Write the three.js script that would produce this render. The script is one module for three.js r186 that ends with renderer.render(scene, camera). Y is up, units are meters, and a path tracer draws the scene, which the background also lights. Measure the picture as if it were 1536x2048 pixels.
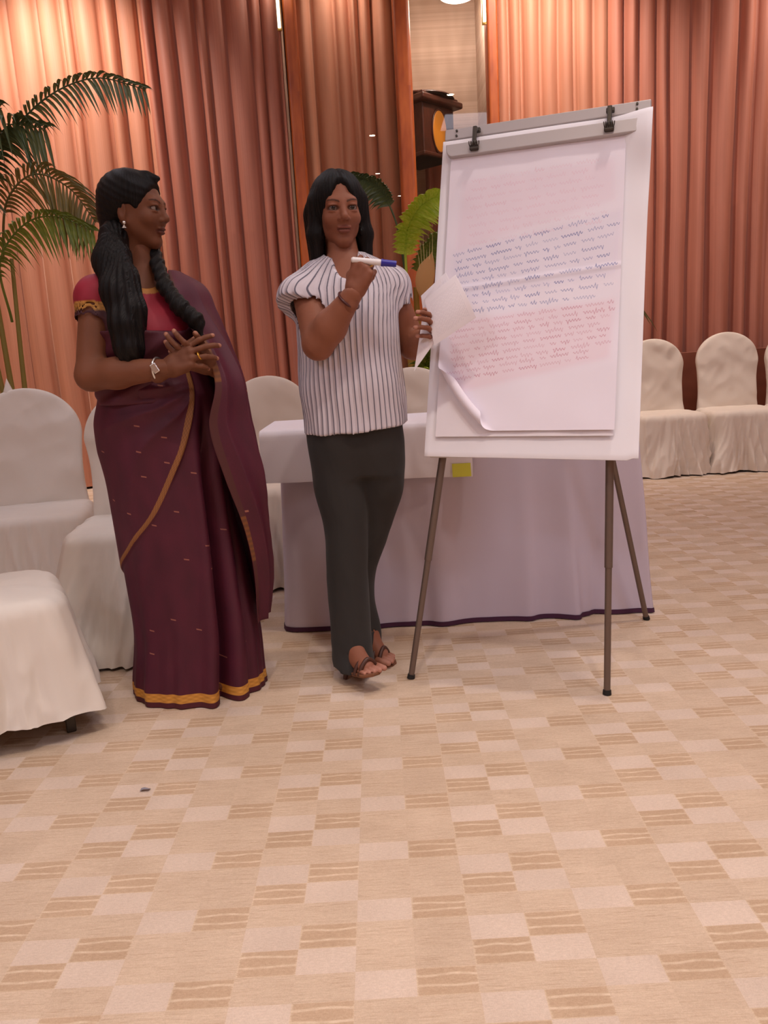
import * as THREE from 'three';
import { ImprovedNoise } from 'three/addons/math/ImprovedNoise.js';
import { mergeGeometries, mergeVertices } from 'three/addons/utils/BufferGeometryUtils.js';
import { RoundedBoxGeometry } from 'three/addons/geometries/RoundedBoxGeometry.js';
import { RectAreaLightUniformsLib } from 'three/addons/lights/RectAreaLightUniformsLib.js';

// ------------------------------------------------------------------ camera, light, exposure
const D2R = Math.PI / 180;
const scene = new THREE.Scene();
scene.background = new THREE.Color(0x000000);
const camera = new THREE.PerspectiveCamera(2 * Math.atan(1024 / 1560) / D2R, 0.75, 0.05, 60);
camera.position.set(0, 1.0, 0);
camera.rotation.order = 'YXZ';
camera.rotation.set(-11.5 * D2R, 0, -3.3 * D2R);
const renderer = new THREE.WebGLRenderer({ antialias: true });
renderer.toneMapping = THREE.LinearToneMapping;
renderer.toneMappingExposure = 1.10;
renderer.shadowMap.enabled = true;
RectAreaLightUniformsLib.init();
const CEIL = 4.2;
const PANEL_POWER = 7.0, PANEL_COLOR = [0.90, 0.92, 1.08];
const SPOT_POWER = 9, WASH_POWER = 24, WARM = [1, 0.86, 0.76];
// added fill panels in the ceiling [x, z, width, depth, strength]; small downlights [x, z]; curtain washers [x, z, target x, strength]
const FILL_PANELS = [[-1.9, -1.2, 1.5, 0.8, 0.25], [1.9, -1.2, 1.5, 0.8, 0.4], [-3.3, 2.0, 1.5, 0.8, 1.9], [3.3, 2.0, 1.5, 0.8, 2.2], [-3.9, 4.3, 1.5, 0.8, 0.9], [3.9, 4.3, 1.5, 0.8, 0.9], [-1.9, -4.0, 1.3, 0.7, 0.75], [2.2, -3.8, 1.3, 0.7, 0.95]];
const DOWNLIGHTS = [[0.15, -0.6], [-0.99, 0.08], [0.65, -0.58], [0.71, 4.12], [1.26, 5.41], [1.16, -2.3], [0.24, 1.94]];
const WASHERS = [[-2.35, -5.75, -2.3, 0.95], [1.4, -5.75, 1.35, 0.75], [3.6, -5.75, 3.6, 0.45], [-4.0, -5.75, -4.0, 0.6], [-0.12, -6.72, -0.12, 0.09]];  // last one is an added lamp inside the bay, brightening the middle curtain

// ------------------------------------------------------------------ helpers
function rng(seed) { let a = seed >>> 0; return () => { a = (a + 0x6D2B79F5) | 0; let t = Math.imul(a ^ (a >>> 15), 1 | a); t = (t + Math.imul(t ^ (t >>> 7), 61 | t)) ^ t; return ((t ^ (t >>> 14)) >>> 0) / 4294967296; }; }
const perlin = new ImprovedNoise();
const noise = (x, y, z = 0) => perlin.noise(x, y, z);
const clamp = (x, a, b) => Math.min(b, Math.max(a, x));
const lerp = (a, b, t) => a + (b - a) * t;
const sstep = (a, b, x) => { const t = clamp((x - a) / (b - a), 0, 1); return t * t * (3 - 2 * t); };
const V = (x, y, z) => new THREE.Vector3(x, y, z);
const used = {};
function numbered(name) { const n = used[name] = (used[name] ?? -1) + 1; return n ? `${name}_${String(n).padStart(3, '0')}` : name; }
function shade(o) { o.castShadow = o.receiveShadow = true; return o; }
function thing(name, label, category, pos = [0, 0, 0], turn = 0, group) {
  const o = new THREE.Group(); o.name = numbered(name); o.position.set(...pos); o.rotation.y = turn;
  o.userData = { label, category }; if (group) o.userData.group = group; scene.add(o); return o;
}
function part(name, geo, material, parent, label) {
  const m = shade(new THREE.Mesh(geo, material)); m.name = numbered(name); if (label) m.userData.label = label; parent.add(m); return m;
}
function single(name, geo, material, label, category, group) {
  const m = part(name, geo, material, scene, label); m.userData.category = category; if (group) m.userData.group = group; return m;
}
function struct(name, geo, material) { const m = shade(new THREE.Mesh(geo, material)); m.name = name; m.userData.kind = 'structure'; scene.add(m); return m; }
function merge(list) { return mergeGeometries(list.map(g => { const n = g.index ? g.toNonIndexed() : g; for (const k of Object.keys(n.attributes)) if (!['position', 'normal', 'uv'].includes(k)) n.deleteAttribute(k); return n; })); }
function box(w, h, d, x = 0, y = 0, z = 0, r = 0) { const g = r ? new RoundedBoxGeometry(w, h, d, 3, r) : new THREE.BoxGeometry(w, h, d); g.translate(x, y, z); return g; }
// smooth interpolation through rows whose first entry is the parameter
function rowsAt(rows, t) {
  const n = rows.length; if (t <= rows[0][0]) return rows[0]; if (t >= rows[n - 1][0]) return rows[n - 1];
  let i = 0; while (t > rows[i + 1][0]) i++;
  const a = rows[Math.max(0, i - 1)], b = rows[i], c = rows[i + 1], d = rows[Math.min(n - 1, i + 2)];
  const h = c[0] - b[0], s = (t - b[0]) / h, out = [t];
  for (let k = 1; k < b.length; k++) {
    const m0 = (c[k] - a[k]) / (c[0] - a[0]) * h, m1 = (d[k] - b[k]) / (d[0] - b[0]) * h, s2 = s * s, s3 = s2 * s;
    out.push((2 * s3 - 3 * s2 + 1) * b[k] + (s3 - 2 * s2 + s) * m0 + (3 * s2 - 2 * s3) * c[k] + (s3 - s2) * m1);
  }
  return out;
}
// surface over u,v in [0,1]; thick > 0 gives a closed sheet of that thickness
function sheet(nu, nv, fn, thick = 0) {
  const pos = [], uv = [], idx = [], w = nu + 1;
  const put = (P) => { for (const p of P) pos.push(p.x, p.y, p.z); };
  const P = []; for (let j = 0; j <= nv; j++) for (let i = 0; i <= nu; i++) { const q = fn(i / nu, j / nv); P.push(V(q[0], q[1], q[2])); uv.push(q[3] ?? i / nu, q[4] ?? j / nv); }
  put(P);
  for (let j = 0; j < nv; j++) for (let i = 0; i < nu; i++) { const a = j * w + i; idx.push(a, a + 1, a + w, a + 1, a + w + 1, a + w); }
  let g = new THREE.BufferGeometry(); g.setAttribute('position', new THREE.Float32BufferAttribute(pos, 3)); g.setIndex(idx); g.computeVertexNormals();
  if (!thick) { g.setAttribute('uv', new THREE.Float32BufferAttribute(uv, 2)); return g; }
  const N = g.attributes.normal, n0 = P.length; const uv2 = uv.concat(uv);
  for (let k = 0; k < n0; k++) pos.push(P[k].x - N.getX(k) * thick, P[k].y - N.getY(k) * thick, P[k].z - N.getZ(k) * thick);
  const L = idx.length; for (let k = 0; k < L; k += 3) idx.push(idx[k] + n0, idx[k + 2] + n0, idx[k + 1] + n0);
  const rim = []; for (let i = 0; i < nu; i++) rim.push([i, i + 1]); for (let j = 0; j < nv; j++) rim.push([j * w + nu, (j + 1) * w + nu]);
  for (let i = nu; i > 0; i--) rim.push([nv * w + i, nv * w + i - 1]); for (let j = nv; j > 0; j--) rim.push([j * w, (j - 1) * w]);
  for (const [a, b] of rim) idx.push(b, a, a + n0, b, a + n0, b + n0);
  g = new THREE.BufferGeometry(); g.setAttribute('position', new THREE.Float32BufferAttribute(pos, 3)); g.setAttribute('uv', new THREE.Float32BufferAttribute(uv2, 2)); g.setIndex(idx); g.computeVertexNormals(); return g;
}
// closed loft round a vertical axis: fn(u around 0..1, v along 0..1) -> [x,y,z]; ends optionally closed
function loft(nu, nv, fn, capA = true, capB = true) {
  const pos = [], uv = [], idx = [], w = nu + 1;
  for (let j = 0; j <= nv; j++) for (let i = 0; i <= nu; i++) { const q = fn((i % nu) / nu, j / nv, i / nu); pos.push(q[0], q[1], q[2]); uv.push(q[3] ?? i / nu, q[4] ?? j / nv); }
  for (let j = 0; j < nv; j++) for (let i = 0; i < nu; i++) { const a = j * w + i; idx.push(a, a + 1, a + w, a + 1, a + w + 1, a + w); }
  for (const [on, j, flip] of [[capA, 0, true], [capB, nv, false]]) if (on) {
    let c = [0, 0, 0]; for (let i = 0; i < nu; i++) for (let k = 0; k < 3; k++) c[k] += pos[(j * w + i) * 3 + k] / nu;
    const ci = pos.length / 3; pos.push(...c); uv.push(0.5, j ? 1 : 0);
    for (let i = 0; i < nu; i++) flip ? idx.push(ci, j * w + i + 1, j * w + i) : idx.push(ci, j * w + i, j * w + i + 1);
  }
  const g = new THREE.BufferGeometry(); g.setAttribute('position', new THREE.Float32BufferAttribute(pos, 3)); g.setAttribute('uv', new THREE.Float32BufferAttribute(uv, 2)); g.setIndex(idx);
  g.computeVertexNormals();
  const N = g.attributes.normal; for (let j = 0; j <= nv; j++) { const a = j * w, b = a + nu, n = V(N.getX(a) + N.getX(b), N.getY(a) + N.getY(b), N.getZ(a) + N.getZ(b)).normalize(); N.setXYZ(a, n.x, n.y, n.z); N.setXYZ(b, n.x, n.y, n.z); }
  return g;
}
// tube along points with radius function
function tube(pts, r, seg = 10, n = 0) {
  const c = new THREE.CatmullRomCurve3(pts.map(p => p.isVector3 ? p : V(...p))), N = n || Math.max(8, pts.length * 6);
  const fr = c.computeFrenetFrames(N, false), rf = typeof r === 'function' ? r : () => r;
  return loft(seg, N, (u, v) => { const j = Math.round(v * N), p = c.getPointAt(v), a = -u * 2 * Math.PI, R = rf(v); return [p.x + R * (Math.cos(a) * fr.normals[j].x + Math.sin(a) * fr.binormals[j].x), p.y + R * (Math.cos(a) * fr.normals[j].y + Math.sin(a) * fr.binormals[j].y), p.z + R * (Math.cos(a) * fr.normals[j].z + Math.sin(a) * fr.binormals[j].z)]; });
}
function rod(a, b, ra, rb = ra, seg = 16) { const A = V(...a), B = V(...b), g = new THREE.CylinderGeometry(rb, ra, A.distanceTo(B), seg); g.applyQuaternion(new THREE.Quaternion().setFromUnitVectors(V(0, 1, 0), B.clone().sub(A).normalize())); const m = A.add(B).multiplyScalar(0.5); g.translate(m.x, m.y, m.z); return g; }

// ------------------------------------------------------------------ signed distance modelling
const smin = (a, b, k) => { if (k <= 0) return Math.min(a, b); const h = Math.max(k - Math.abs(a - b), 0) / k; return Math.min(a, b) - h * h * k * 0.25; };
const smax = (a, b, k) => -smin(-a, -b, k);
function cap(a, b, ra, rb = ra) {
  const dx = b[0] - a[0], dy = b[1] - a[1], dz = b[2] - a[2], L = dx * dx + dy * dy + dz * dz || 1e-9;
  return (x, y, z) => { const px = x - a[0], py = y - a[1], pz = z - a[2]; let t = (px * dx + py * dy + pz * dz) / L; t = t < 0 ? 0 : t > 1 ? 1 : t; const qx = px - dx * t, qy = py - dy * t, qz = pz - dz * t; return Math.sqrt(qx * qx + qy * qy + qz * qz) - (ra + (rb - ra) * t); };
}
function ell(c, r, e) {
  const m = e ? new THREE.Matrix4().makeRotationFromEuler(new THREE.Euler(...e)).invert().elements : null;
  return (x, y, z) => {
    let px = x - c[0], py = y - c[1], pz = z - c[2];
    if (m) { const a = m[0] * px + m[4] * py + m[8] * pz, b = m[1] * px + m[5] * py + m[9] * pz, d = m[2] * px + m[6] * py + m[10] * pz; px = a; py = b; pz = d; }
    px /= r[0]; py /= r[1]; pz /= r[2]; const k0 = Math.sqrt(px * px + py * py + pz * pz); if (k0 < 1e-6) return -Math.min(r[0], r[1], r[2]);
    px /= r[0]; py /= r[1]; pz /= r[2]; return k0 * (k0 - 1) / Math.sqrt(px * px + py * py + pz * pz);
  };
}
// elliptical cross-sections stacked along y: rows [y, cx, cz, rx, rz]
function stack(rows, grow = 0) {
  const y0 = rows[0][0], y1 = rows[rows.length - 1][0], N = 160, T = []; for (let i = 0; i <= N; i++) T.push(rowsAt(rows, lerp(y0, y1, i / N)));
  return (x, y, z) => {
    const f = clamp((y - y0) / (y1 - y0), 0, 1) * N, i = Math.min(N - 1, f | 0), s = f - i, A = T[i], B = T[i + 1];
    const rx = A[3] + (B[3] - A[3]) * s + grow, rz = A[4] + (B[4] - A[4]) * s + grow;
    const px = (x - A[1] - (B[1] - A[1]) * s) / rx, pz = (z - A[2] - (B[2] - A[2]) * s) / rz, k0 = Math.sqrt(px * px + pz * pz);
    const k1 = Math.sqrt(px * px / (rx * rx) + pz * pz / (rz * rz)), lat = k0 < 1e-6 ? -Math.min(rx, rz) : k0 * (k0 - 1) / k1, dy = Math.max(y - y1, y0 - y) - grow;
    return dy > 0 ? (lat > 0 ? Math.hypot(lat, dy) : dy) : Math.max(lat, dy);
  };
}
const plane = (n, p) => { const l = Math.hypot(...n); return (x, y, z) => ((x - p[0]) * n[0] + (y - p[1]) * n[1] + (z - p[2]) * n[2]) / l; }; // solid behind the plane
class Field {
  constructor() { this.o = []; }
  add(f, k = 0) { this.o.push([0, f, k]); return this; }
  sub(f, k = 0) { this.o.push([1, f, k]); return this; }
  both(f, k = 0) { this.o.push([2, f, k]); return this; }
  disp(f) { this.o.push([3, f, 0]); return this; }
  get fn() { const o = this.o; return (x, y, z) => { let d = 1e3; for (const [t, f, k] of o) { const q = f(x, y, z); d = t === 0 ? smin(d, q, k) : t === 1 ? smax(d, -q, k) : t === 2 ? smax(d, q, k) : d + q; } return d; }; }
}
// surface nets over a grid; blocks far from the surface are skipped
function mesh3(f, lo, hi, h, uvf, colf) {
  const nx = Math.ceil((hi[0] - lo[0]) / h) + 1, ny = Math.ceil((hi[1] - lo[1]) / h) + 1, nz = Math.ceil((hi[2] - lo[2]) / h) + 1, S = nx * ny, val = new Float32Array(S * nz), B = 4;
  for (let k = 0; k < nz; k += B) for (let j = 0; j < ny; j += B) for (let i = 0; i < nx; i += B) {
    const d = f(lo[0] + (i + 1.5) * h, lo[1] + (j + 1.5) * h, lo[2] + (k + 1.5) * h), far = Math.abs(d) > h * 6.5 + 0.012;
    for (let c = k; c < Math.min(nz, k + B); c++) for (let b = j; b < Math.min(ny, j + B); b++) for (let a = i; a < Math.min(nx, i + B); a++) val[c * S + b * nx + a] = far ? d : f(lo[0] + a * h, lo[1] + b * h, lo[2] + c * h);
  }
  const id = new Int32Array(S * nz).fill(-1), pos = [], idx = [], off = [0, 1, nx, nx + 1, S, S + 1, S + nx, S + nx + 1], E = [[0, 1], [2, 3], [4, 5], [6, 7], [0, 2], [1, 3], [4, 6], [5, 7], [0, 4], [1, 5], [2, 6], [3, 7]];
  for (let k = 0; k < nz - 1; k++) for (let j = 0; j < ny - 1; j++) for (let i = 0; i < nx - 1; i++) {
    const o = k * S + j * nx + i; let m = 0; for (let q = 0; q < 8; q++) if (val[o + off[q]] < 0) m |= 1 << q; if (m === 0 || m === 255) continue;
    let X = 0, Y = 0, Z = 0, n = 0; for (const [a, b] of E) { const va = val[o + off[a]], vb = val[o + off[b]]; if ((va < 0) === (vb < 0)) continue; const t = va / (va - vb); X += lerp(a & 1, b & 1, t); Y += lerp(a >> 1 & 1, b >> 1 & 1, t); Z += lerp(a >> 2, b >> 2, t); n++; }
    id[o] = pos.length / 3; pos.push(lo[0] + (i + X / n) * h, lo[1] + (j + Y / n) * h, lo[2] + (k + Z / n) * h);
  }
  const quad = (a, b, c, d, flip) => { if (a < 0 || b < 0 || c < 0 || d < 0) return; flip ? idx.push(a, c, b, b, c, d) : idx.push(a, b, c, b, d, c); };
  for (let k = 1; k < nz - 1; k++) for (let j = 1; j < ny - 1; j++) for (let i = 1; i < nx - 1; i++) {
    const o = k * S + j * nx + i, v = val[o] < 0;
    if (v !== (val[o + 1] < 0)) quad(id[o - nx - S], id[o - S], id[o - nx], id[o], !v);
    if (v !== (val[o + nx] < 0)) quad(id[o - 1 - S], id[o - 1], id[o - S], id[o], !v);
    if (v !== (val[o + S] < 0)) quad(id[o - 1 - nx], id[o - nx], id[o - 1], id[o], !v);
  }
  const g = new THREE.BufferGeometry(); g.setAttribute('position', new THREE.Float32BufferAttribute(pos, 3)); g.setIndex(idx); g.computeVertexNormals();
  const n = pos.length / 3, uv = new Float32Array(n * 2), P = g.attributes.position;
  if (uvf) for (let q = 0; q < n; q++) { const t = uvf(P.getX(q), P.getY(q), P.getZ(q)); uv[q * 2] = t[0]; uv[q * 2 + 1] = t[1]; }
  g.setAttribute('uv', new THREE.BufferAttribute(uv, 2));
  if (colf) { const c = new Float32Array(n * 3); for (let q = 0; q < n; q++) { const t = colf(P.getX(q), P.getY(q), P.getZ(q)); c[q * 3] = t[0]; c[q * 3 + 1] = t[1]; c[q * 3 + 2] = t[2]; } g.setAttribute('color', new THREE.BufferAttribute(c, 3)); }
  return g;
}
// rows of uv that jump across the seam at the back are split so that the texture does not smear
function splitSeam(g, period) {
  const n = g.toNonIndexed(), U = n.attributes.uv;
  for (let t = 0; t < U.count; t += 3) { const a = [0, 1, 2].map(i => U.getX(t + i)), m = Math.max(...a); for (let i = 0; i < 3; i++) if (m - a[i] > period / 2) U.setX(t + i, a[i] + period); }
  const N = g.attributes.normal; return n;
}

// ------------------------------------------------------------------ textures and materials
function dataTex(w, h, fn, srgb = true) {
  const d = new Uint8Array(w * h * 4); for (let j = 0; j < h; j++) for (let i = 0; i < w; i++) { const c = fn(i, j), o = (j * w + i) * 4; d[o] = clamp(c[0], 0, 255); d[o + 1] = clamp(c[1], 0, 255); d[o + 2] = clamp(c[2], 0, 255); d[o + 3] = 255; }
  const t = new THREE.DataTexture(d, w, h); t.wrapS = t.wrapT = THREE.RepeatWrapping; t.magFilter = THREE.LinearFilter; t.minFilter = THREE.LinearMipmapLinearFilter; t.generateMipmaps = true; if (srgb) t.colorSpace = THREE.SRGBColorSpace; t.needsUpdate = true; return t;
}
function scaled(t, u, v) { const c = t.clone(); c.repeat.set(u, v); c.needsUpdate = true; return c; }
const std = (o) => new THREE.MeshStandardMaterial({ roughness: 0.8, side: THREE.DoubleSide, ...o });
const phy = (o) => new THREE.MeshPhysicalMaterial({ roughness: 0.8, side: THREE.DoubleSide, ...o });
const weaveTex = (() => { const r = rng(5), a = []; for (let i = 0; i < 128 * 128; i++) a.push(r()); return dataTex(128, 128, (i, j) => { const v = 128 + 50 * Math.sin(i * Math.PI / 2) * ((j >> 1 & 1) ? 1 : -1) * 0.6 + 40 * (a[j * 128 + i] - 0.5); return [v, v, v]; }, false); })();
const M = {};
M.steel = std({ color: 0x8d8a88, metalness: 0.85, roughness: 0.38 });
M.darkSteel = std({ color: 0x4c4640, metalness: 0.8, roughness: 0.4 });
M.legSteel = std({ color: 0x75655c, metalness: 0.55, roughness: 0.45 });
M.alu = std({ color: 0xb9b2b2, metalness: 0.3, roughness: 0.5 });
M.brass = std({ color: 0xb8924e, metalness: 0.9, roughness: 0.3 });
M.gold = std({ color: 0xd9a441, metalness: 0.9, roughness: 0.3 });
M.silver = std({ color: 0xe0dcd8, metalness: 0.9, roughness: 0.25 });
M.paper = std({ color: 0xe9e2e6, roughness: 0.9 });
M.rubber = std({ color: 0x1a1716, roughness: 0.8 });

// ------------------------------------------------------------------ the room
const WALLZ = -6.6;
{
  const W = 2000, Hh = 1725, cols = ['DMM', 'MDL', 'MLD', 'LMM'], r = rng(11), cell = [];
  for (let j = 0; j < 30; j++) { cell.push([]); for (let i = 0; i < 20; i++) cell[j].push([r(), r(), r(), r(), (r() - 0.5) * 14]); }
  const grain = []; for (let i = 0; i < 256 * 256; i++) grain.push(r() - 0.5);
  const L = [208, 186, 168], Mi = [201, 176, 152], Dk = [188, 159, 131], Ln = [215, 192, 166];
  const tex = dataTex(W, Hh, (px, py) => {
    const ci = (px / 100) | 0, fx = px / 100 - ci, rowf = py / 57.5, ri = Math.min(29, rowf | 0), fy = rowf - ri, q = cell[ri][ci], kind = cols[ci % 4][ri % 3];
    let c = kind === 'D' ? Dk : kind === 'L' ? L : Mi, m = 0;
    const wob = Math.sin(fx * (4 + q[2] * 5) + q[3] * 6) * 0.032;
    if (kind === 'D') { for (const s of [0.28 + q[0] * 0.12, 0.66 + q[1] * 0.12]) { const d = Math.abs(fy - s - wob * (s > 0.5 ? 1 : -0.6)); m = Math.max(m, (0.75 + 0.5 * noise(px * 0.05, s * 9, ri)) * (1 - sstep(0.02, 0.065, d))); } const ed = Math.min(fx, 1 - fx) + 0.03 * noise(px * 0.2, py * 0.5, 9); m = Math.max(m, 0.7 * (1 - sstep(0.0, 0.03, ed))); m = Math.max(m, fy > 0.97 || fy < 0.03 ? 0.5 : 0); }
    else if (kind === 'M') { const s = Math.sin((fy + wob * 0.5) * 40 + q[0] * 6) * noise(px * 0.02, py * 0.3, 2); m = s > 0 ? s * 0.9 : 0; if (s < -0.1) { c = [c[0] - 26 * -s * 0.8, c[1] - 30 * -s * 0.8, c[2] - 34 * -s * 0.8]; } }
    const g = grain[(py & 255) * 256 + (px & 255)] * 13 + noise(px * 0.11, py * 0.35, 7) * 8 + noise(px * 0.012, py * 0.012, 3) * 6 + q[4] * 0.4;
    return [lerp(c[0], Ln[0], m) + g, lerp(c[1], Ln[1], m) + g, lerp(c[2], Ln[2], m) + g];
  });
  const tuft = dataTex(256, 256, (i, j) => { const v = 128 + 90 * grain[j * 256 + i] + 40 * grain[((j >> 1) * 2 * 256 + i) & 65535]; return [v, v, v]; }, false);
  const mat = std({ map: tex, roughness: 0.97, bumpMap: scaled(tuft, 8, 7), bumpScale: 0.0015 });
  const g = new THREE.PlaneGeometry(13, 13.6, 1, 1); g.rotateX(-Math.PI / 2); g.translate(0, 0, -1.2);
  const P = g.attributes.position, U = g.attributes.uv; for (let i = 0; i < 4; i++) U.setXY(i, (P.getX(i) - 0.009) / 2, (-P.getZ(i) - 1.057) / 1.725);
  const slab = box(13, 0.2, 13.6, 0, -0.101, -1.2);
  struct('floor', merge([g, slab]), mat);
}
{
  const plaster = std({ color: 0xd8c8b8, roughness: 0.95, bumpMap: scaled(weaveTex, 30, 30), bumpScale: 0.001 });
  const panel = std({ color: 0xb98d6c, roughness: 0.8, bumpMap: scaled(weaveTex, 40, 20), bumpScale: 0.001 });
  struct('ceiling', box(13, 0.2, 13.6, 0, CEIL + 0.1, -1.2), plaster);
  struct('wall_left', box(0.2, CEIL, 13.6, -6.1, CEIL / 2, -1.2), panel);
  struct('wall_right', box(0.2, CEIL, 13.6, 6.1, CEIL / 2, -1.2), panel);
  struct('wall_front', box(12.4, CEIL, 0.2, 0, CEIL / 2, 5.6), panel);
  // back wall with the glazed bay left open between the trims
  const bw = std({ color: 0x8a5a40, roughness: 0.9 });
  struct('wall_back', merge([box(5.6, CEIL, 0.15, -3.4, CEIL / 2, WALLZ - 0.28), box(5.1, CEIL, 0.15, 3.62, CEIL / 2, WALLZ - 0.28)]), bw);
  // bay behind the glass: woven beige lining
  const r = rng(71), rows = []; for (let i = 0; i < 512; i++) rows.push(r() - 0.5);
  const lin = dataTex(256, 512, (i, j) => { const v = rows[j] * 14 + rows[(j >> 4) * 16] * 16 + noise(i * 0.05, j * 0.02, 4) * 10; return [176 + v, 150 + v, 132 + v]; });
  const lining = std({ map: scaled(lin, 2, 1.4), roughness: 0.85 });
  struct('wall_alcove', merge([box(1.9, CEIL, 0.12, 0.24, CEIL / 2, -7.72), box(0.12, CEIL, 1.0, -0.65, CEIL / 2, -7.2), box(0.12, CEIL, 1.0, 1.12, CEIL / 2, -7.2), box(0.06, CEIL, 0.94, 0.335, CEIL / 2, -7.18)]), lining);
}
const wood = (c1, c2, seed, rough = 0.45) => { const t = dataTex(128, 512, (i, j) => { const n = noise(i * 0.09, j * 0.006, seed) * 0.6 + noise(i * 0.35, j * 0.02, seed + 3) * 0.4, f = clamp(0.5 + n, 0, 1); return [lerp(c1[0], c2[0], f), lerp(c1[1], c2[1], f), lerp(c1[2], c2[2], f)]; }); return std({ map: t, roughness: rough, bumpMap: t, bumpScale: 0.0006 }); };
M.trim = wood([150, 66, 24], [186, 96, 40], 2);
M.darkWood = wood([58, 26, 18], [92, 44, 30], 9, 0.35);
const trimShape = (w, x, tall = CEIL) => { const s = new THREE.Shape(); const d = 0.11; s.moveTo(-w / 2, 0); s.lineTo(-w / 2, d * 0.55); s.quadraticCurveTo(-w / 2, d, -w / 4, d); s.lineTo(w / 4, d); s.quadraticCurveTo(w / 2, d, w / 2, d * 0.55); s.lineTo(w / 2, 0); const g = new THREE.ExtrudeGeometry(s, { depth: tall, bevelEnabled: false, curveSegments: 6 }); g.rotateX(-Math.PI / 2); g.scale(1, 1, -1); g.translate(x, 0, WALLZ - 0.02); const I = g; if (I.index) { const a = I.index.array; for (let k = 0; k < a.length; k += 3) { const q = a[k]; a[k] = a[k + 1]; a[k + 1] = q; } } else { for (const n of Object.keys(I.attributes)) { const A = I.attributes[n], s2 = A.itemSize; for (let t = 0; t < A.count; t += 3) for (let c = 0; c < s2; c++) { const q = A.array[t * s2 + c]; A.array[t * s2 + c] = A.array[(t + 1) * s2 + c]; A.array[(t + 1) * s2 + c] = q; } } } I.computeVertexNormals(); return I; };
[[0.10, -0.50], [0.13, 0.345], [0.09, 1.03]].forEach(([w, x], i) => struct(`trim_${i + 1}`, trimShape(w, x), M.trim));
const pane = new THREE.MeshPhysicalMaterial({ color: 0xf2ece6, transmission: 1, thickness: 0, roughness: 0.01, ior: 1.5, side: THREE.DoubleSide });
for (const [i, x0, x1] of [[1, -0.45, 0.28], [2, 0.41, 0.985]]) struct(`window_${i}`, (() => { const g = new THREE.PlaneGeometry(x1 - x0, CEIL - 0.02); g.translate((x0 + x1) / 2, CEIL / 2, WALLZ + 0.02); return g; })(), pane);

// curtains: hanging sheets whose pleats have real depth
function curtain(name, label, { x0, x1, z, y0 = 0.02, y1 = CEIL - 0.03, seed, pitch, depth, color, flat = 0.5, parent, lean = 0 }) {
  const r = rng(seed), w = x1 - x0, P = []; let x = 0; while (x < w) { const p = pitch * (0.55 + r() * 1.0); P.push([x, Math.min(p, w - x + 0.02), 0.55 + r() * 0.7, r()]); x += p; }
  const per = 10, nu = P.length * per, us = []; P.forEach(([s, p, a, q]) => { for (let k = 0; k < per; k++) us.push([s + p * k / per, k / per, a, q]); }); us.push([w, 0, 0.5, 0]);
  const nv = 26, fabric = phy({ map: (() => { const rr = rng(seed + 1), st = []; for (let i = 0; i < 256; i++) st.push(rr() - 0.5); return dataTex(256, 64, (i, j) => { const v = st[i] * 10 + noise(i * 0.06, j * 0.05, seed) * 12; return [color[0] + v, color[1] + v * 0.8, color[2] + v * 0.7]; }); })(), roughness: 0.62, sheen: 0.35, sheenColor: new THREE.Color(1, 0.7, 0.55), sheenRoughness: 0.5 });
  const g = sheet(nu, nv, (u, v) => {
    const i = Math.min(nu, Math.round(u * nu)), [s, f, a, q] = us[i], y = lerp(y0, y1, v);
    const wave = Math.pow(Math.abs(Math.sin(f * Math.PI)), flat), open = 1 + 0.25 * Math.sin(y * 1.1 + q * 9);
    const sway = 0.016 * noise(s * 2.2, y * 0.7, seed) + 0.02 * (1 - v) * noise(s * 1.3, 5, seed) + lean * (1 - v);
    return [x0 + clamp(s, 0, w) + sway, y, z + depth * a * (wave - 0.6) * open + 0.012 * noise(s * 8, y * 0.9, seed + 4), s * 1.2, y / 2];
  }, 0.004);
  const t = parent || thing('curtain', label, 'curtain', [0, 0, 0]);
  part('drape', g, fabric, t);
  return t;
}
const PEACH = [188, 126, 98], PINK = [166, 102, 83];  // curtain tones: lighter peach panels and duskier pink panels
const cL1 = curtain('curtain', 'bright peach pleated curtain at far left, behind the palm fronds', { x0: -5.9, x1: -1.57, z: WALLZ - 0.07, seed: 3, pitch: 0.15, depth: 0.105, color: PEACH, flat: 0.42 });
const cL2 = curtain('curtain', 'dusky pink pleated curtain hanging behind the woman in the maroon saree', { x0: -1.63, x1: -0.57, z: WALLZ + 0.05, seed: 8, pitch: 0.125, depth: 0.085, color: PINK, flat: 0.6 });
const cM = curtain('curtain', 'narrow pleated curtain behind the glass pane between two orange wood trims', { x0: -0.58, x1: 0.31, z: -6.95, seed: 15, pitch: 0.125, depth: 0.11, color: [204, 146, 120], flat: 0.65 });
const cR1 = curtain('curtain', 'peach pleated curtain directly above the flip chart, beside the right wood trim', { x0: 1.08, x1: 1.98, z: WALLZ - 0.07, seed: 21, pitch: 0.105, depth: 0.085, color: PEACH, flat: 0.7 });
const cR2 = curtain('curtain', 'reddish pleated curtain at far right behind two white covered chairs', { x0: 1.93, x1: 5.9, z: WALLZ + 0.05, seed: 29, pitch: 0.15, depth: 0.095, color: [184, 116, 94], flat: 0.7 });
const cA = curtain('curtain', 'short pink curtain strip below the dark wooden lantern behind glass', { x0: 0.55, x1: 1.04, z: -7.45, y1: 2.62, seed: 35, pitch: 0.12, depth: 0.06, color: PINK, flat: 0.7 });
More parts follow.
